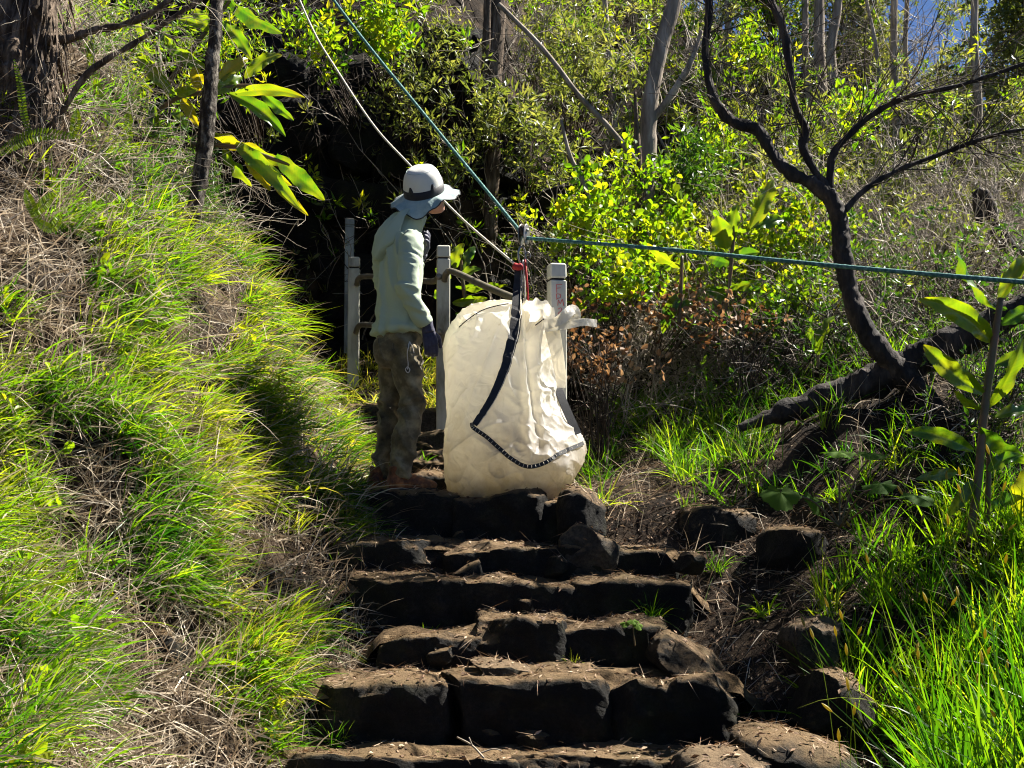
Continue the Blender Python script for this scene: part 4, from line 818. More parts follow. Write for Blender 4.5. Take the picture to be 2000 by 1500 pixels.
i = R.permutation(np.where((nz > .2) & sky_gap(ends))[0])[:2000]; V, F, T = rosettes(ends[i] + [0, -.05, .05], 13, .085, .026, .5); mk('thicket_leaves', (V, F, T), M['leaf_bright'], kind='stuff', label='bright sunlit leaves in patches of the hillside thicket', cat='foliage', smooth=False, origin=(0, 13, 2))
# dark tangle at the right, around the log
c = np.vstack([hill_pts(480, 2.1, 6.2, 8.5, 11.5), hill_pts(110, 3.0, 5.0, 7.0, 7.7)]); c = c[(c[:, 0] > 1.5) & ((c[:, 1] > 8) | (c[:, 0] / c[:, 1] > .33))]; low = np.where(c[:, 1] < 8, .36, 1.0)
d = R.normal(size=c.shape) * .8 + [0, -.1, .7]; p0, r0 = grow(c, d, low * R.uniform(.4, 1.15, len(c)), R.uniform(.004, .008, len(c)), 6, .8)
b, d = sprout(p0, 7500, .1, 1, 1.0, (0, 0, 0)); p1, r1 = grow(b, d, R.uniform(.15, .5, len(b)), R.uniform(.002, .004, len(b)), 5, .9)
mk('brush_twigs', Geo().add(*tubes(p1[:3400], r1[:3400])), M['twig'], kind='stuff', label='twigs coloured pale as if sunlit in the brushwood by the log', cat='brushwood', origin=(3, 9, 0))  # this share of the brush twigs has sunlight put into its pale colour
mk('brush_twigs', Geo().add(*tubes(p0, r0)).add(*tubes(p1[3400:], r1[3400:])), M['twig_dark'], kind='stuff', label='dark brushwood tangle around the fallen log', cat='brushwood', origin=(3, 9, 0))
i = R.integers(0, len(p1), 2400); V, F, T = rosettes(p1[i, -1], 8, .05, .02, .4); mk('brush_leaves', (V, F, T), M['leaf_deep'], kind='stuff', label='small dark green leaves in the brushwood by the log', cat='foliage', smooth=False, origin=(3, 9, 0))
# pale twig tangle in front of the shrubs
c = hill_pts(400, .9, 5.4, 9.6, 11.8); d = R.normal(size=c.shape) * .6 + [0, -.1, 1.0]; p0, r0 = grow(c, d, R.uniform(.6, 1.9, len(c)), R.uniform(.004, .008, len(c)), 8, .7)
b, d = sprout(p0, 3600, .15, 1, .9, (0, 0, .1)); p1, r1 = grow(b, d, R.uniform(.2, .6, len(b)), R.uniform(.002, .0038, len(b)), 6, .9); b, d = sprout(p1, 5200, .15, 1, .8, (0, 0, 0)); p2, r2 = grow(b, d, R.uniform(.1, .3, len(b)), R.uniform(.0013, .0024, len(b)), 4, .8)
mk('bare_twigs', Geo().add(*tubes(p0, r0)).add(*tubes(p1, r1)).add(*tubes(p2, r2)), M['twig'], kind='stuff', label='pale bare twigs standing among the shrubs below the rope', cat='twigs', origin=(2.5, 10, .5))
# twigs and dead stems on the upper left bank
y = R.uniform(6.6, 9.5, 260); x = foot_l(y) - R.uniform(.9, 2.6, 260); c = np.stack([x, y, gz(x, y)], -1); p0, r0 = grow(c, R.normal(size=c.shape) * .6 + [.4, -.2, .5], R.uniform(.3, .9, 260), R.uniform(.002, .005, 260), 8, .9)
b, d = sprout(p0, 1800, .15, 1, .9, (0, 0, -.2)); p1, r1 = grow(b, d, R.uniform(.12, .4, len(b)), R.uniform(.0012, .0025, len(b)), 5, .9); mk('bare_twigs', Geo().add(*tubes(p0, r0)).add(*tubes(p1, r1)), M['twig'], kind='stuff', label='dry grey stems and twigs on the upper left bank', cat='twigs', origin=(-2.5, 8, 1.5))
# hanging roots on the rock face
n = 130; x = R.uniform(-2.9, .5, n); b = np.stack([x, np.full(n, 12.3) + R.uniform(-.15, .1, n), R.uniform(2.2, 4.7, n)], -1)
pr, r_ = grow(b, R.normal(size=(n, 3)) * .5 + [0, -.3, -1.0], R.uniform(.3, 1.1, n), R.uniform(.003, .007, n), 8, 1.3); b2, d2 = sprout(pr, 500, .1, 1, .8, (0, 0, -.2)); ps, rs = grow(b2, d2, R.uniform(.15, .5, 500), R.uniform(.002, .004, 500), 5, .9)
mk('hanging_roots', Geo().add(*tubes(pr, r_)).add(*tubes(ps, rs)), M['twig_dark'], kind='stuff', label='thin roots hanging down the shaded rock face', cat='roots', origin=(-1, 12.3, 2))

# ------------------------------------------------------------------ shrubs
def shrub(label, px, py, Y, wpx, hpx, nst, nro, per, L, Wd, mat, fine=True, group=None, tw='twig_dark', depth=.35, up=.5):
    s = Y / F_PX; base = P(px, py + hpx * .5, Y); zg = float(gz(base[0], Y))
    if base[2] - zg > .6:      # rooted on the slope behind
        yy = np.arange(Y, 20, .05); k = np.argmax(gz(np.full(len(yy), base[0]), yy) > base[2] - .15); base = np.array([base[0], yy[k] if k else Y, 0]); base[2] = float(gz(base[0], base[1]))
    else: base[2] = zg
    t = thing('shrub', base, label, 'shrub', group); w, h = wpx * s / 2, hpx * s / 2; cen = P(px, py, Y)
    a = R.normal(size=(nro, 3)); a = unit(a) * (R.uniform(.15, 1.25, nro) ** .7)[:, None] * [w * 1.12, depth, h * 1.08]; ctr = cen + a; ctr += .05 * R.normal(size=ctr.shape)
    k = R.integers(0, nro, nst); e = ctr[k]; m_ = base + (e - base) * .5 + R.normal(size=e.shape) * .06; bs = base + R.normal(size=e.shape) * [.05, .05, 0]
    tt = np.linspace(0, 1, 7)[None, :, None]; pth = (1 - tt) ** 2 * bs[:, None] + 2 * tt * (1 - tt) * m_[:, None] + tt ** 2 * e[:, None]; g = Geo().add(*tubes(pth, np.linspace(.008, .002, 7)[None].repeat(nst, 0)))
    b, d = sprout(pth, nst * 4, .4, 1, .7); p2, r2 = grow(b, d, R.uniform(.1, .3, len(b)), R.uniform(.0015, .003, len(b)), 4, .4); g.add(*tubes(p2, r2)); mk('stems', g, M[tw], parent=t, kind='stuff')
    V, F, T = rosettes(ctr, per, L, Wd, up, fine, .03); mk('foliage', (V, F, T), M[mat], parent=t, smooth=False, kind='stuff'); return t
GS = 'round leaved shrubs below the rope'
shrub('bright round leaved shrub beside the graffitied post', 1150, 430, 9.6, 130, 150, 30, 85, 9, .056, .042, 'leaf_bright', group=GS)
shrub('yellow green round leaved shrub left of the standing ginger', 1290, 470, 9.9, 180, 150, 30, 90, 9, .056, .042, 'leaf_bright', group=GS)
shrub('round leaved shrub just under the rope, left of the ginger stem', 1210, 545, 9.3, 190, 120, 30, 85, 9, .052, .04, 'leaf_bright', group=GS)
shrub('round leaved shrub right behind the standing ginger', 1490, 500, 9.8, 190, 170, 30, 90, 9, .056, .042, 'leaf_bright', group=GS)
shrub('round leaved shrub around the black tree trunk', 1590, 440, 9.7, 150, 200, 30, 75, 9, .052, .04, 'leaf_bright', group=GS)
shrub('low round leaved shrub under the rope near the black trunk', 1540, 590, 9.2, 170, 110, 26, 90, 9, .05, .04, 'leaf_bright', group=GS)
shrub('thin round leaved shrub with tips above the post', 1230, 350, 10.3, 150, 120, 22, 45, 8, .05, .036, 'leaf_bright', group=GS)
shrub('green bush hanging at the top left of the green rope', 745, 50, 10.6, 120, 130, 22, 110, 10, .075, .035, 'leaf_bright', fine=False)
shrub('leafy sprig crossed by the white rope', 620, 90, 10.0, 110, 120, 16, 55, 10, .07, .03, 'leaf_bright', fine=False)
shrub('grey green bush low on the dark rock, right of the hat', 960, 230, 11.8, 150, 120, 22, 60, 12, .09, .026, 'leaf_olive', fine=False)
shrub('pale silvery bush left of the leaning brown trunk', 1130, 130, 12.4, 200, 170, 26, 90, 12, .09, .026, 'leaf_olive', fine=False)
shrub('small bush right of the grey trunk under the dead stick', 1040, 250, 11.6, 120, 150, 22, 45, 12, .09, .026, 'leaf_olive', fine=False)
shrub('bright bush inside the fork of the black tree', 1690, 215, 10.6, 90, 90, 16, 40, 10, .08, .03, 'leaf_bright', fine=False)
shrub('yellowing bush right of the leaning brown trunk', 1390, 290, 11.4, 130, 120, 20, 42, 12, .085, .028, 'leaf_bright', fine=False)
shrub('yellow green bush high behind the second black limb', 1470, 110, 12.4, 160, 140, 20, 40, 12, .085, .028, 'leaf_bright', fine=False)
shrub('dark green bush at the foot of the leaning brown trunk', 1350, 330, 10.9, 130, 120, 20, 80, 12, .085, .026, 'leaf_deep', fine=False)
shrub('sparse bush hanging over the dark hollow between the ropes', 790, 190, 11.6, 130, 130, 20, 55, 11, .08, .022, 'leaf_olive', fine=False)
shrub('dry bush high on the rock, right of the green rope', 860, 110, 12.0, 150, 150, 24, 70, 11, .08, .022, 'leaf_olive', fine=False)
shrub('sparse bush low on the rock behind the hat', 880, 310, 11.9, 120, 110, 20, 40, 11, .08, .022, 'leaf_olive', fine=False)
DB = 'dead brown leaved bushes'
shrub('dead bush with curled brown leaves right of the bag', 1170, 700, 8.6, 170, 110, 22, 50, 6, .045, .03, 'leaf_brown', group=DB, tw='twig_dark', depth=.25)
shrub('dead brown leaved bush below the hanging ginger leaf', 1330, 610, 8.9, 210, 70, 20, 42, 6, .045, .035, 'leaf_brown', group=DB, depth=.25)
shrub('small dead bush of brown leaves near the black trunk', 1450, 640, 8.7, 150, 60, 16, 26, 6, .04, .032, 'leaf_brown', group=DB, depth=.25)
shrub('brown withered leaves drooping beside the graffitied post', 1130, 640, 8.9, 110, 80, 14, 22, 6, .04, .032, 'leaf_brown', group=DB, depth=.2)
shrub('feathery dark bush on the bank below the slender trunk', 290, 360, 8.2, 280, 190, 30, 190, 14, .06, .010, 'leaf_deep', fine=False, depth=.3)
shrub('fine leaved shrub behind the shaggy trunk', 210, 180, 9.2, 260, 240, 26, 170, 12, .07, .014, 'leaf_bright', fine=False, depth=.4)
shrub('sunlit bank shrub behind the arching ginger leaves', 400, 90, 10.2, 240, 220, 24, 150, 12, .07, .016, 'leaf_bright', fine=False, depth=.4)
shrub('leafy growth at the top left between branch and trunk', 170, 40, 9.4, 240, 150, 20, 120, 12, .08, .02, 'leaf_bright', fine=False, depth=.4)
shrub('yellow green growth on the bank above the ferns', 150, 300, 7.9, 220, 130, 20, 110, 12, .07, .012, 'leaf_bright', fine=False, depth=.25)
shrub('brushy shrub right of the log under the rope', 1830, 480, 9.9, 320, 160, 40, 90, 9, .05, .02, 'leaf_olive', fine=False, depth=.5)

# ------------------------------------------------------------------ large leaved ginger plants
def gleaf(A, B, wid, bend=.12, fold=.35, wave=.12, tilt=0.0, seed=0):
    """one broad lance shaped leaf from A to the tip B"""
    r = np.random.default_rng(seed); L = np.linalg.norm(B - A); d = unit(B - A); n = unit(tocam((A + B) / 2) + np.array([-.25, 0, .0]) + r.normal(size=3) * .42 + np.array([tilt, 0, 0])); n = unit(n - d * np.dot(n, d)); s = np.cross(d, n)
    S = np.linspace(0, 1, 44); C = np.linspace(-1, 1, 9); prof = np.sin(math.pi * np.clip(S, .02, .995) ** .85) ** .62 * .5 * wid
    prof = prof * (1 + .05 * np.sin(S * 23 + seed) + .04 * vnoise(np.stack([S * 14, S * 0 + seed * .1, S * 0], -1))); ph = r.uniform(0, 6, 2); cv = r.uniform(-.06, .06)
    ctr = A + (B - A) * S[:, None] + n * (bend * L * 4 * S * (1 - S))[:, None] + s * (cv * L * np.sin(math.pi * S))[:, None] - np.array([0, 0, 1]) * (.12 * L * S ** 3)[:, None]
    lift = fold * np.abs(C)[None] ** .8 * prof[:, None] + wave * wid * np.sin(S[:, None] * 15 + ph[0] + C[None] * 1.2) * (C[None] ** 2) * np.sin(math.pi * S)[:, None] + .012 * wid * np.sin(S[:, None] * 120 - np.abs(C[None]) * 14)
    V = ctr[:, None] + s * (C[None, :, None] * prof[:, None, None] * .96) + n * lift[..., None]
    tv = .05 * np.sin(S[:, None] * 105 - np.abs(C[None]) * 12) - .10 * np.exp(-(C[None] / .18) ** 2) * 0 + .16 * np.exp(-(C[None] / .12) ** 2) + .35 * sst(.8, 1.0, S[:, None] + .08 * np.abs(C[None])) * r.uniform(0, 1) + .22 * np.abs(C[None]) ** 6 * r.uniform(0, 1)
    return V.reshape(-1, 3), grid_faces(44, 9), np.broadcast_to(tv, (44, 9)).reshape(-1)
def ginger(label, base, stems, lvs, Y, group='large leaved ginger plants', cat='plant'):
    b = P(*base); t = thing('ginger_plant', b, label, cat, group)
    for st in stems:
        q, gm = bough([(*a, ) for a in st], 8, rough=.04); mk('stem', gm, M['ginger_stem'], parent=t)
    for k, lf in enumerate(lvs):
        x0, y0, x1, y1, w, tn = lf[:6]; dy = lf[6] if len(lf) > 6 else random.uniform(-.12, .12)
        A, B = P(x0, y0, Y + random.uniform(-.03, .03)), P(x1, y1, Y + dy); V, F, tv = gleaf(A, B, w * 1.0 * Y / F_PX, random.uniform(.03, .12), random.uniform(.2, .7), random.uniform(.08, .24), seed=int(x0 * 7 + y1))
        mk('leaf', (V, F, np.clip(tn + tv, 0, 1)), M['ginger'], parent=t)
ginger('ginger with sunlit leaves fanning right of the slender trunk', (300, 260, 8.3), [[(292, 230, 8.3, 5), (345, 192, 8.25, 5), (400, 180, 8.2, 5), (462, 168, 8.2, 4), (530, 168, 8.2, 3)]],
       [(340, 182, 269, 98, 32, .45), (407, 132, 322, 54, 30, .4), (424, 160, 484, 104, 30, .85), (478, 152, 551, 96, 26, .6), (420, 185, 472, 141, 32, .5), (460, 182, 596, 174, 24, .6), (448, 183, 558, 252, 30, .3), (510, 178, 574, 226, 24, .3), (378, 130, 390, 172, 28, .95), (342, 182, 386, 168, 22, .5), (356, 194, 390, 242, 24, .9), (300, 205, 306, 262, 26, .1), (334, 222, 368, 254, 28, .1)], 8.2)
ginger('ginger with broad leaves at the top, behind the slender trunk', (400, 130, 8.5), [[(330, 160, 8.5, 5), (380, 90, 8.45, 5), (420, 40, 8.4, 4), (450, 0, 8.4, 4)]],
       [(434, 42, 492, 108, 28, .35), (449, 0, 552, 50, 34, .05), (412, 62, 381, 10, 28, .55), (400, 54, 352, 32, 24, .4), (336, 90, 280, 46, 24, .25), (284, 76, 262, 26, 20, .6), (450, 5, 400, -30, 26, .4), (470, 0, 520, -30, 24, .4)], 8.4)
ginger('ginger drooping over the dark hollow left of the hat', (380, 300, 8.0), [[(372, 282, 8.0, 5), (430, 284, 8.0, 5), (480, 292, 8.0, 5), (566, 322, 8.0, 3)]],
       [(412, 258, 530, 290, 32, .8), (460, 280, 586, 386, 34, .35), (540, 303, 634, 377, 38, .2), (484, 308, 528, 362, 32, .9), (436, 290, 492, 354, 30, .3), (522, 334, 602, 408, 20, .8), (470, 285, 560, 310, 30, .6), (500, 300, 570, 350, 28, .7)], 8.0)
ginger('tall ginger with red brown stem at the right edge', (1900, 1060, 6.3), [[(1893, 1060, 6.3, 9), (1910, 940, 6.3, 9), (1922, 810, 6.3, 8.5), (1940, 680, 6.3, 8), (1955, 582, 6.3, 6)], [(1925, 1060, 6.35, 6), (1930, 960, 6.35, 6), (1932, 860, 6.35, 4)]],
       [(1948, 604, 1869, 450, 38, .2), (1938, 668, 1795, 563, 46, .5), (1920, 768, 1803, 655, 42, .5), (1916, 798, 1866, 752, 20, .5), (1901, 880, 1767, 826, 34, .25), (1952, 586, 2008, 486, 36, .6), (1956, 634, 2024, 604, 32, .2), (1929, 796, 1996, 640, 30, .5), (1944, 712, 2014, 690, 28, .1), (1944, 816, 2014, 796, 28, .15), (1914, 836, 2010, 892, 36, .25), (1868, 922, 1788, 924, 24, .05), (1990, 1010, 2012, 895, 50, .75), (1930, 920, 1996, 880, 28, .2), (1900, 940, 1850, 1000, 26, .1), (1935, 1000, 2010, 960, 30, .1)], 6.3)
ginger('upright ginger with one tall yellow green leaf under the rope', (1425, 640, 9.0), [[(1412, 640, 9.0, 4), (1424, 560, 9.0, 4), (1430, 490, 9.0, 4), (1436, 440, 9.0, 3)]],
       [(1418, 486, 1400, 412, 42, .45), (1432, 476, 1441, 388, 28, .5), (1464, 446, 1510, 336, 36, .62), (1462, 442, 1530, 420, 28, .15), (1430, 500, 1484, 486, 26, .15), (1428, 515, 1384, 498, 26, .1), (1424, 575, 1380, 556, 32, .1), (1426, 560, 1480, 540, 24, .2), (1436, 450, 1466, 446, 12, .4)], 9.0)
ginger('small ginger with a drooping dark leaf left of the upright one', (1328, 640, 8.9), [[(1326, 640, 8.9, 4), (1330, 560, 8.9, 4), (1332, 500, 8.9, 3)]], [(1331, 522, 1264, 464, 24, .6), (1326, 572, 1294, 642, 28, .05), (1330, 600, 1354, 588, 16, .2)], 8.9)
ginger('two leaf ginger sprout left of the black tree', (1598, 720, 8.3), [[(1598, 720, 8.3, 3), (1597, 690, 8.3, 3)]], [(1597, 692, 1590, 602, 26, .3), (1599, 694, 1632, 604, 30, .5)], 8.3)
ginger('cluster of ginger leaves behind the middle railing post', (920, 660, 10.6), [[(920, 660, 10.6, 4), (905, 560, 10.6, 4), (900, 500, 10.6, 3)]],
       [(888, 525, 906, 468, 24, .5), (902, 528, 928, 474, 22, .2), (890, 560, 992, 544, 22, .4), (884, 592, 952, 574, 22, .5), (890, 612, 985, 614, 24, .2), (896, 628, 962, 642, 22, .15), (900, 545, 940, 520, 20, .3), (880, 545, 850, 520, 22, .4), (875, 600, 850, 560, 20, .3)], 10.6)
# lobed leaf vine
M['leaf_matte'] = leafmat('matte_leaf', [(.03, .08, .012), (.08, .15, .02), (.13, .2, .02)], .4, (2.2, 2.0, .6), .75, .12)
def lobed(c, r, n, tn, parent, seed):
    rr_ = np.random.default_rng(seed); n = unit(n); u = unit(np.cross(n, [0, 0, 1.0])); v = np.cross(n, u); a = np.linspace(-2.6, 2.6, 41) + math.pi / 2
    rad = r * (.62 + .25 * np.abs(np.cos((a - math.pi / 2) * 2.5 / 1.15 * .95)) + .13 * np.cos((a - math.pi / 2) * .8)) * (1 + .06 * np.cos(a * 33)); rings = []
    for k, s in enumerate((.02, .4, .75, 1.0)): rings.append(c + (u * np.cos(a)[:, None] + v * np.sin(a)[:, None]) * (rad * s)[:, None] + n * (.08 * r * s * np.cos((a - math.pi / 2) * 4.8) - .15 * r * s * s)[:, None])
    V = np.vstack(rings); mk('leaf', (V, grid_faces(4, 41), np.full(len(V), tn)), M['leaf_matte'], parent=parent)
t = thing('lobed_vine', ground(1620, 1040), 'creeping plant with big toothed lobed leaves in the right grass', 'plant')
for k, (x, y, Y, r, n, tn) in enumerate(((1525, 962, 6.5, 44, (0, -.8, .7), .35), (1590, 975, 6.55, 34, (.6, -.5, .4), .2), (1720, 945, 6.4, 40, (-.2, -.35, .9), .2), (1790, 968, 6.4, 44, (.2, -.3, .9), .2), (1640, 882, 6.6, 34, (0, -.25, .95), .5), (1700, 885, 6.6, 36, (.1, -.25, .95), .45))):
    lobed(P(x, y, Y), r * Y / F_PX, np.array(n), tn, t, k); q, gm = bough([(1640, 1030, 6.5, 2), ((x + 1640) / 2, (y + 1010) / 2 - 10, Y, 2), (x, y + 8, Y, 1.6)], 5); mk('stalk', gm, M['ginger_stem'], parent=t)
t = thing('seedling', ground(1236, 1260), 'small bright seedling growing below the step tuft', 'plant')
for k, (x, y, n) in enumerate(((1222, 1216, (-.3, -.5, .8)), (1246, 1220, (.4, -.6, .6)), (1236, 1212, (0, -.4, .9)))): lobed(P(x, y, 6.15), 13 * 6.15 / F_PX, np.array(n), .6, t, 20 + k)
q, gm = bough([(1240, 1262, 6.15, 1.6), (1238, 1240, 6.15, 1.6), (1236, 1214, 6.15, 1.4)], 5); mk('stalk', gm, M['ginger_stem'], parent=t)
# ferns
def frond(pts, wpx, parent, tn):
    q = catmull(PP(pts), 9); Y = pts[0][2]; n = len(q); d = unit(np.gradient(q, axis=0)); nn = unit(tocam(q) + [0, 0, .4]); s = unit(np.cross(d, nn)); g = Geo().add(*tube(q, np.linspace(.0022, .0008, n), 4), .2)
    w = wpx * Y / F_PX * np.sin(math.pi * np.linspace(.12, .97, n)) ** .7; sp = np.linalg.norm(q[1] - q[0])
    for sg in (-1, 1):
        dd = s * sg + d * .25; V, F = leaves(q, dd, nn + R.normal(size=q.shape) * .15, w, np.full(n, sp * .95), .1, True); g.add(V, F, np.repeat(R.uniform(.2, 1, n), 6))
    mk('frond', g, M['fern'], parent=parent, smooth=False)
def fern(label, base, fr):
    t = thing('fern', P(*base), label, 'fern', 'sword ferns on the left bank')
    for f in fr: frond(*f[:2], t, .5)
fern('fern spreading at the foot of the shaggy trunk', (60, 320, 6.6), [([(0, 300, 6.6), (40, 275, 6.58), (90, 262, 6.55), (150, 268, 6.5)], 17), ([(60, 268, 6.6), (46, 220, 6.55), (40, 170, 6.5), (28, 118, 6.5)], 9), ([(140, 270, 6.6), (148, 240, 6.55), (150, 215, 6.5)], 12)])
fern('fern with upright frond among the bank shrubs', (245, 340, 7.6), [([(232, 345, 7.6), (244, 300, 7.55), (250, 250, 7.5), (252, 212, 7.5)], 11), ([(240, 340, 7.6), (180, 130, 7.6), (182, 70, 7.6)], 8)])
fern('pale little fern in the dry grass left of the trunk', (75, 430, 6.4), [([(60, 420, 6.4), (85, 400, 6.35), (105, 378, 6.3)], 15), ([(70, 430, 6.4), (100, 446, 6.35), (120, 420, 6.3)], 13), ([(80, 440, 6.4), (60, 400, 6.35), (50, 372, 6.3)], 12)])

# ------------------------------------------------------------------ grass, straw, litter
def gn(x, y):
    e = .05; dx = (gz(x + e, y) - gz(x - e, y)) / (2 * e); dy = (gz(x, y + e) - gz(x, y - e)) / (2 * e); return unit(np.stack([-dx, -dy, np.ones_like(dx)], -1))
def proj(p): return 1000 + F_PX * p[:, 0] / p[:, 1], HOR - F_PX * p[:, 2] / p[:, 1]
def tuft_blades(c, per, L, Wd, lean, jit=.45, spread=.03, segs=4, droop=(.15, .55), nrm=None):
    N = len(c); root = np.repeat(c, per, 0); root = root + R.normal(size=root.shape) * [spread, spread, .004]; k = N * per
    d = np.repeat(lean, per, 0) + R.normal(size=(k, 3)) * jit; s = np.repeat(R.uniform(.5, 1.45, N), per)
    return blades(root, d, L * s * R.uniform(.45, 1.2, k), Wd * R.uniform(.6, 1.25, k), R.uniform(*droop, k), segs)
# left bank
def cast(u, v, y0=3.2, y1=12.0, st=.1):
    Y = np.arange(y0, y1, st); a = (u - 1000) / F_PX; b = (750 - v) / F_PX; dy = CP - b * SP; dz = SP + b * CP; X = (a / dy)[:, None] * Y[None]; Z = (dz / dy)[:, None] * Y[None]
    h = Z < gz(X, np.broadcast_to(Y[None], X.shape)); k = np.argmax(h, 1); ok = h.any(1) & (k > 0); yy = Y[k][ok]; x = (a / dy)[ok] * yy; return x, yy
n = 2100; y = 3.2 + 8.1 * R.uniform(0, 1, n) ** .85; x = foot_l(y) + .05 - 3.7 * R.uniform(0, 1, n)
x2, y2 = cast(R.uniform(-80, 760, 2200), R.uniform(60, 1580, 2200)); kk = x2 < foot_l(y2) + .05; x = np.r_[x, x2[kk]]; y = np.r_[y, y2[kk]]
c = np.stack([x, y, gz(x, y)], -1); u, v = proj(c)
def hole(u, v, a, b, ru, rv): return np.hypot((u - a) / ru, (v - b) / rv) > 1
den = n2(x, y, 2.2, 3, 9); ok = (u > -900) & (v < 1750) & (v > 20) & (R.uniform(0, 1, len(x)) < np.clip((v - 250 + .5 * np.clip(u - 150, 0, 300)) / 260, .12, 1)) & (den > -.2) & (n2(x, y, 5.5, 2, 31) > np.where(v > 850, -.3, -.3)) & hole(u, v, 385, 640, 75, 85) & hole(u, v, 470, 1090, 60, 110) & hole(u, v, 620, 1420, 90, 120) & hole(u, v, 360, 1240, 70, 60) & ~((x > foot_l(y) - .05) & (v > 1230))
c = c[ok]; u, v, den = u[ok], v[ok], den[ok]; nr = gn(c[:, 0], c[:, 1]); lean = nr * .45 + np.array([.55, -.1, .62])
thin = (v > 1120) & (R.uniform(0, 1, len(c)) < .2); c, u, v, den, lean = [a[~thin] for a in (c, u, v, den, lean)]
V, F = tuft_blades(c, 24, .26, .0085, lean, .45, .045); tb = np.clip(.5 + .6 * n2(c[:, 0], c[:, 1], 1.7, 2, 3) + R.normal(size=len(c)) * .2 - .25 * sst(480, 620, u) * sst(760, 900, v), 0, 1)  # last term paints the person's shadow into the tint as deeper green
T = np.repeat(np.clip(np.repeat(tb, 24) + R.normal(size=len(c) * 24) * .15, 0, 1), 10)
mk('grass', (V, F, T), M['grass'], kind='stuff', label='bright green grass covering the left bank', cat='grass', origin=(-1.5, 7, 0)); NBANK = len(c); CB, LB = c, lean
k = R.permutation(len(c))[:1500]; k = k[(u[k] > 380)][:600]; V, F = tuft_blades(c[k], 14, .24, .007, lean[k], .45); mk('grass', (V, F, np.repeat(np.clip(R.normal(.6, .25, len(k) * 14), 0, 1), 10)), M['grass_yellow'], kind='stuff', label='yellow sunlit grass along the crest of the left bank', cat='grass', origin=(-1.5, 7, 0))
# straw
x2, y2 = cast(R.uniform(-80, 760, 13000), R.uniform(60, 1580, 13000)); kk = x2 < foot_l(y2) + .15; n = 8000; y = np.r_[3.4 + 8 * R.uniform(0, 1, n) ** .8, y2[kk]]; x = np.r_[foot_l(y[:n]) + .15 - 3.2 * R.uniform(0, 1, n) ** 1.2, x2[kk]]; n = len(x); c = np.stack([x, y, gz(x, y) + .01], -1); nr = gn(x, y)
V, F = blades(c, nr * .4 + R.normal(size=c.shape) * .7 + [.25, -.1, .2], R.uniform(.1, .34, n), R.uniform(.004, .009, n), R.uniform(0, .4, n), 3); mk('straw', (V, F, np.repeat(R.uniform(0, 1, n) ** .8, 8)), M['straw'], kind='stuff', label='dry straw and dead blades matted on the left bank', cat='straw', origin=(-1.5, 7, 0))
n = 7000; k = R.integers(0, NBANK, n); c2 = CB[k] + R.normal(size=(n, 3)) * [.08, .08, .01]
V, F = blades(c2, LB[k] + R.normal(size=(n, 3)) * .5, R.uniform(.12, .38, n), R.uniform(.004, .009, n), R.uniform(.1, .6, n), 4); mk('straw', (V, F, np.repeat(R.uniform(.25, 1, n), 10)), M['straw'], kind='stuff', label='withered pale blades standing in the left bank grass', cat='straw', origin=(-1.5, 7, 0))
k = R.integers(0, NBANK, 260); V, F = tuft_blades(CB[k], 7, .2, .02, LB[k], .5, .04, 5, (.2, .7)); mk('weeds', (V, F, np.repeat(np.clip(R.normal(.45, .25, 260 * 7), 0, 1), 12)), M['grass'], kind='stuff', label='broad bladed weeds mixed into the left bank grass', cat='weeds', origin=(-1.5, 7, 0))
k = R.integers(0, NBANK, 320); V, F, T = rosettes(CB[k] + R.normal(size=(320, 3)) * .06 + [0, 0, .06], 7, .055, .03, .8, True); mk('weeds', (V, F, T), M['leaf_bright'], kind='stuff', label='small leafy weeds sprouting in the left bank grass', cat='weeds', smooth=False, origin=(-1.5, 7, 0))
# right slope
n = 2100; y = R.uniform(4.4, 10.8, n); x = foot_r(y) + R.uniform(-.05, 4.2, n); c = np.stack([x, y, gz(x, y)], -1); u, v = proj(c); den = n2(x, y, 1.3, 3, 21)
ok = (u < 2900) & (den > -.25) & ((u < 1480) | (v > 960) | (R.uniform(0, 1, len(x)) < .6)) & ((v < 1000) | (u > 1690)) & (u > 1140) & hole(u, v, 1250, 980, 80, 90); c = c[ok]; k = len(c)
V, F = tuft_blades(c, 16, .30, .008, np.tile([-.1, -.15, .9], (k, 1)), .42, .03); mk('grass', (V, F, np.repeat(np.clip(np.repeat(R.uniform(.1, .8, k), 16) + R.normal(size=k * 16) * .15, 0, 1), 10)), M['grass'], kind='stuff', label='loose green grass on the slope right of the steps', cat='grass', origin=(2, 8, 0))
n = 15000; y = R.uniform(4.2, 10.8, n); x = foot_r(y) + R.uniform(-.2, 4.2, n); c = np.stack([x, y, gz(x, y) + .01], -1)
V, F = blades(c, R.normal(size=c.shape) * .7 + [0, -.1, .25], R.uniform(.06, .28, n), R.uniform(.003, .006, n), R.uniform(0, .4, n), 3); mk('straw', (V, F, np.repeat(R.uniform(0, 1, n), 8)), M['straw'], kind='stuff', label='dry straw and fallen stems on the right slope', cat='straw', origin=(2, 8, 0))
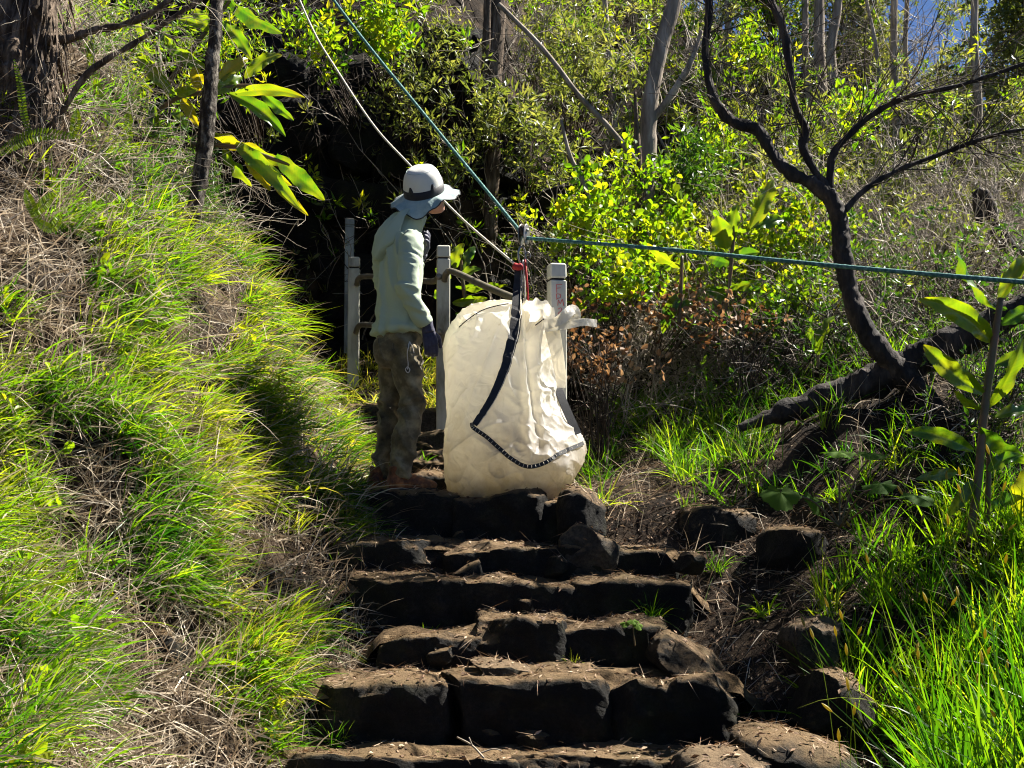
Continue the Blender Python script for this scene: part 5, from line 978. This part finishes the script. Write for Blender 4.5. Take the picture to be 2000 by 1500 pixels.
# tall grass in the right foreground
n = 165; y = R.uniform(4.3, 5.8, n); u = R.uniform(1790, 2420, n); x = (u - 1000) / F_PX * y; c = np.stack([x, y, gz(x, y)], -1)
V, F = tuft_blades(c, 22, .55, .013, np.tile([-.12, -.1, 1.0], (n, 1)), .27, .04, 6, (.1, .5)); mk('grass', (V, F, np.repeat(np.clip(np.repeat(R.uniform(.0, .75, n), 22) + R.normal(size=n * 22) * .15, 0, 1), 14)), M['grass'], kind='stuff', label='tall broad bladed grass at the lower right corner', cat='grass', origin=(1.8, 5, -1))
n = 95; y = R.uniform(5.6, 6.6, n); u = R.uniform(1600, 2080, n); x = (u - 1000) / F_PX * y; c = np.stack([x, y, gz(x, y)], -1)
V, F = tuft_blades(c, 18, .38, .011, np.tile([-.1, -.1, 1.0], (n, 1)), .38, .03, 5, (.1, .5)); mk('grass', (V, F, np.repeat(np.clip(np.repeat(R.uniform(.2, .9, n), 18) + R.normal(size=n * 18) * .15, 0, 1), 12)), M['grass'], kind='stuff', label='mid height grass between the steps and the tall ginger', cat='grass', origin=(1.8, 6, -.5))
# seed heads on stalks in the tall grass
n = 46; y = R.uniform(4.6, 6.4, n); u = R.uniform(1620, 2020, n); x = (u - 1000) / F_PX * y; c = np.stack([x, y, gz(x, y)], -1); p, r_ = grow(c, R.normal(size=c.shape) * .22 + [-.1, -.1, 1], R.uniform(.3, .62, n), np.full(n, .0015), 7, .25)
g = Geo().add(*tubes(p, r_ * 0 + .0014), .3); d = unit(p[:, -1] - p[:, -2]); q = p[:, -1][:, None] + d[:, None] * np.linspace(0, .05, 5)[None, :, None]; g.add(*tubes(q, np.array([.002, .006, .0065, .005, .001])[None].repeat(n, 0), 6), .9); mk('seed_heads', g, M['grass_yellow'], kind='stuff', label='yellow seed heads on thin stalks in the right grass', cat='grass', origin=(1.8, 5, -1))
# yellow grass beneath the railing
n = 170; y = R.uniform(9.9, 12.0, n); x = R.uniform(-1.75, -.05, n); c = np.stack([x, y, gz(x, y)], -1); V, F = tuft_blades(c, 16, .26, .010, np.tile([0.1, -.2, .8], (n, 1)), .5); mk('grass', (V, F, np.repeat(np.clip(R.normal(.6, .25, n * 16), 0, 1), 10)), M['grass_yellow'], kind='stuff', label='yellow grass around the railing posts', cat='grass', origin=(-1, 11, .8))
# single tufts
dgp = bpy.context.evaluated_depsgraph_get(); dgp.update()
RV, RF, off = [], [], 0
for o in list(bpy.data.objects):
    if o.type == 'MESH' and o.name.split('.')[0] in ('stone', 'boulder'):
        me = o.data; nv = len(me.vertices); co = np.empty(nv * 3, np.float32); me.vertices.foreach_get('co', co); co = co.reshape(-1, 3) + ORG[o.name]; RV.append(co)
        vi = np.empty(len(me.loops), np.int32); me.loops.foreach_get('vertex_index', vi); RF.append(vi.reshape(-1, 4) + off); off += nv
RB = BVHTree.FromPolygons(np.vstack(RV).tolist(), np.vstack(RF).tolist())
def drop(p):
    h, nn, _, _ = RB.ray_cast(Vector((p[0], p[1], p[2] + .25)), Vector((0, 0, -1)), 6); z = float(gz(p[0], p[1])); z = max(z, h.z) if h is not None else z
    return np.array([p[0], p[1], z - .01])
def tuft(label, pos, nb, L, Wd, mat='grass', lean=(0, -.1, .9), tn=.5):
    pos = drop(pos); c = pos[None]; V, F = tuft_blades(c, nb, L, Wd, np.array([lean], float), .5, .018, 5, (.2, .7)); mk('grass_tuft', (V, F, np.repeat(np.clip(R.normal(tn, .2, nb), 0, 1), 12)), M[mat], origin=pos, label=label, cat='grass tuft', group='single grass tufts on the steps')
tuft('fine grass tuft on the right end of the mossy step', P(1270, 1190, 6.52), 60, .24, .005, tn=.4)
tuft('wispy grass tuft at the left end of the widest step', P(655, 1425, 5.72), 70, .26, .005, tn=.5)
tuft('yellowish grass tuft on the broken step, right of centre', P(1120, 1215, 6.15), 26, .14, .005, 'grass_yellow')
tuft('spreading grass tuft on the shaded dirt right of the bag', P(1400, 1035, 6.9), 46, .34, .006, tn=.45)
tuft('bright grass tuft on the litter above the grey streaked rock', P(1490, 1110, 6.55), 34, .34, .011, tn=.7)
tuft('yellow green grass tuft left of the tall corner grass', P(1625, 1130, 6.4), 40, .30, .010, 'grass_yellow')
tuft('tiny sprig on the front of the bag step', P(770, 1050, 7.05), 12, .12, .005)
tuft('little sprig on the face of the mossy step', P(838, 1150, 6.55), 10, .06, .008, tn=.6)
tuft('small dark sprig at the base of the widest step', P(870, 1455, 5.62), 10, .09, .006, tn=.1)
tuft('thin tuft on the stone step beyond the person', P(828, 885, 8.6), 12, .26, .006)
tuft('dry tuft by the right bag corner', P(1180, 900, 7.6), 30, .3, .006, 'grass_yellow')
# litter on treads and path
n = 20000; y = R.uniform(3.8, 8.4, n); x = foot_l(y) - .25 + R.uniform(0, 1, n) * (foot_r(y) - foot_l(y) + 1.3); 
z = gz(x, y); nrm = gn(x, y); keep = np.ones(n, bool)
for k in range(n):
    h, nn, _, _ = RB.ray_cast(Vector((x[k], y[k], 2.0)), Vector((0, 0, -1)), 6)
    if h is not None and h.z > z[k]:
        z[k] = h.z; nrm[k] = nn; keep[k] = nn.z > .6 and R.uniform() < .75
c = np.stack([x, y, z + .004], -1)[keep]; nrm = nrm[keep]; k = len(c); h2 = k // 2
V, F = leaves(c[:h2], unit(np.cross(nrm[:h2], R.normal(size=(h2, 3)))) + nrm[:h2] * .15, nrm[:h2] + R.normal(size=(h2, 3)) * .3, R.uniform(.012, .045, h2), R.uniform(.006, .016, h2), .2); g = Geo().add(V, F, np.repeat(R.uniform(0, 1, h2) ** 1.3, 4))
g2 = blades(c[h2:], unit(np.cross(nrm[h2:], R.normal(size=(k - h2, 3)))) + nrm[h2:] * .15, R.uniform(.03, .12, k - h2), R.uniform(.002, .004, k - h2), np.zeros(k - h2), 1); g.add(*g2, np.repeat(R.uniform(.2, 1, k - h2), 4))
mk('leaf_litter', g, M['litter'], kind='stuff', label='dry leaf litter and needles strewn over steps and path', cat='litter', smooth=False, origin=(0, 6, -1))
q = [((893, 1440, 5.6, 1.6), (922, 1456, 5.55, 2), (945, 1480, 5.5, 2)), ((922, 1456, 5.55, 1.8), (916, 1440, 5.55, 1.2)), ((936, 1472, 5.52, 1.8), (962, 1463, 5.52, 1.4), (980, 1466, 5.52, 1))]
t = thing('fallen_twig', P(930, 1478, 5.52), 'pale forked twig lying in front of the widest step', 'twig')
for l in q: qq, gm = bough(l, 6, 4); mk('branch', gm, M['twig'], parent=t)
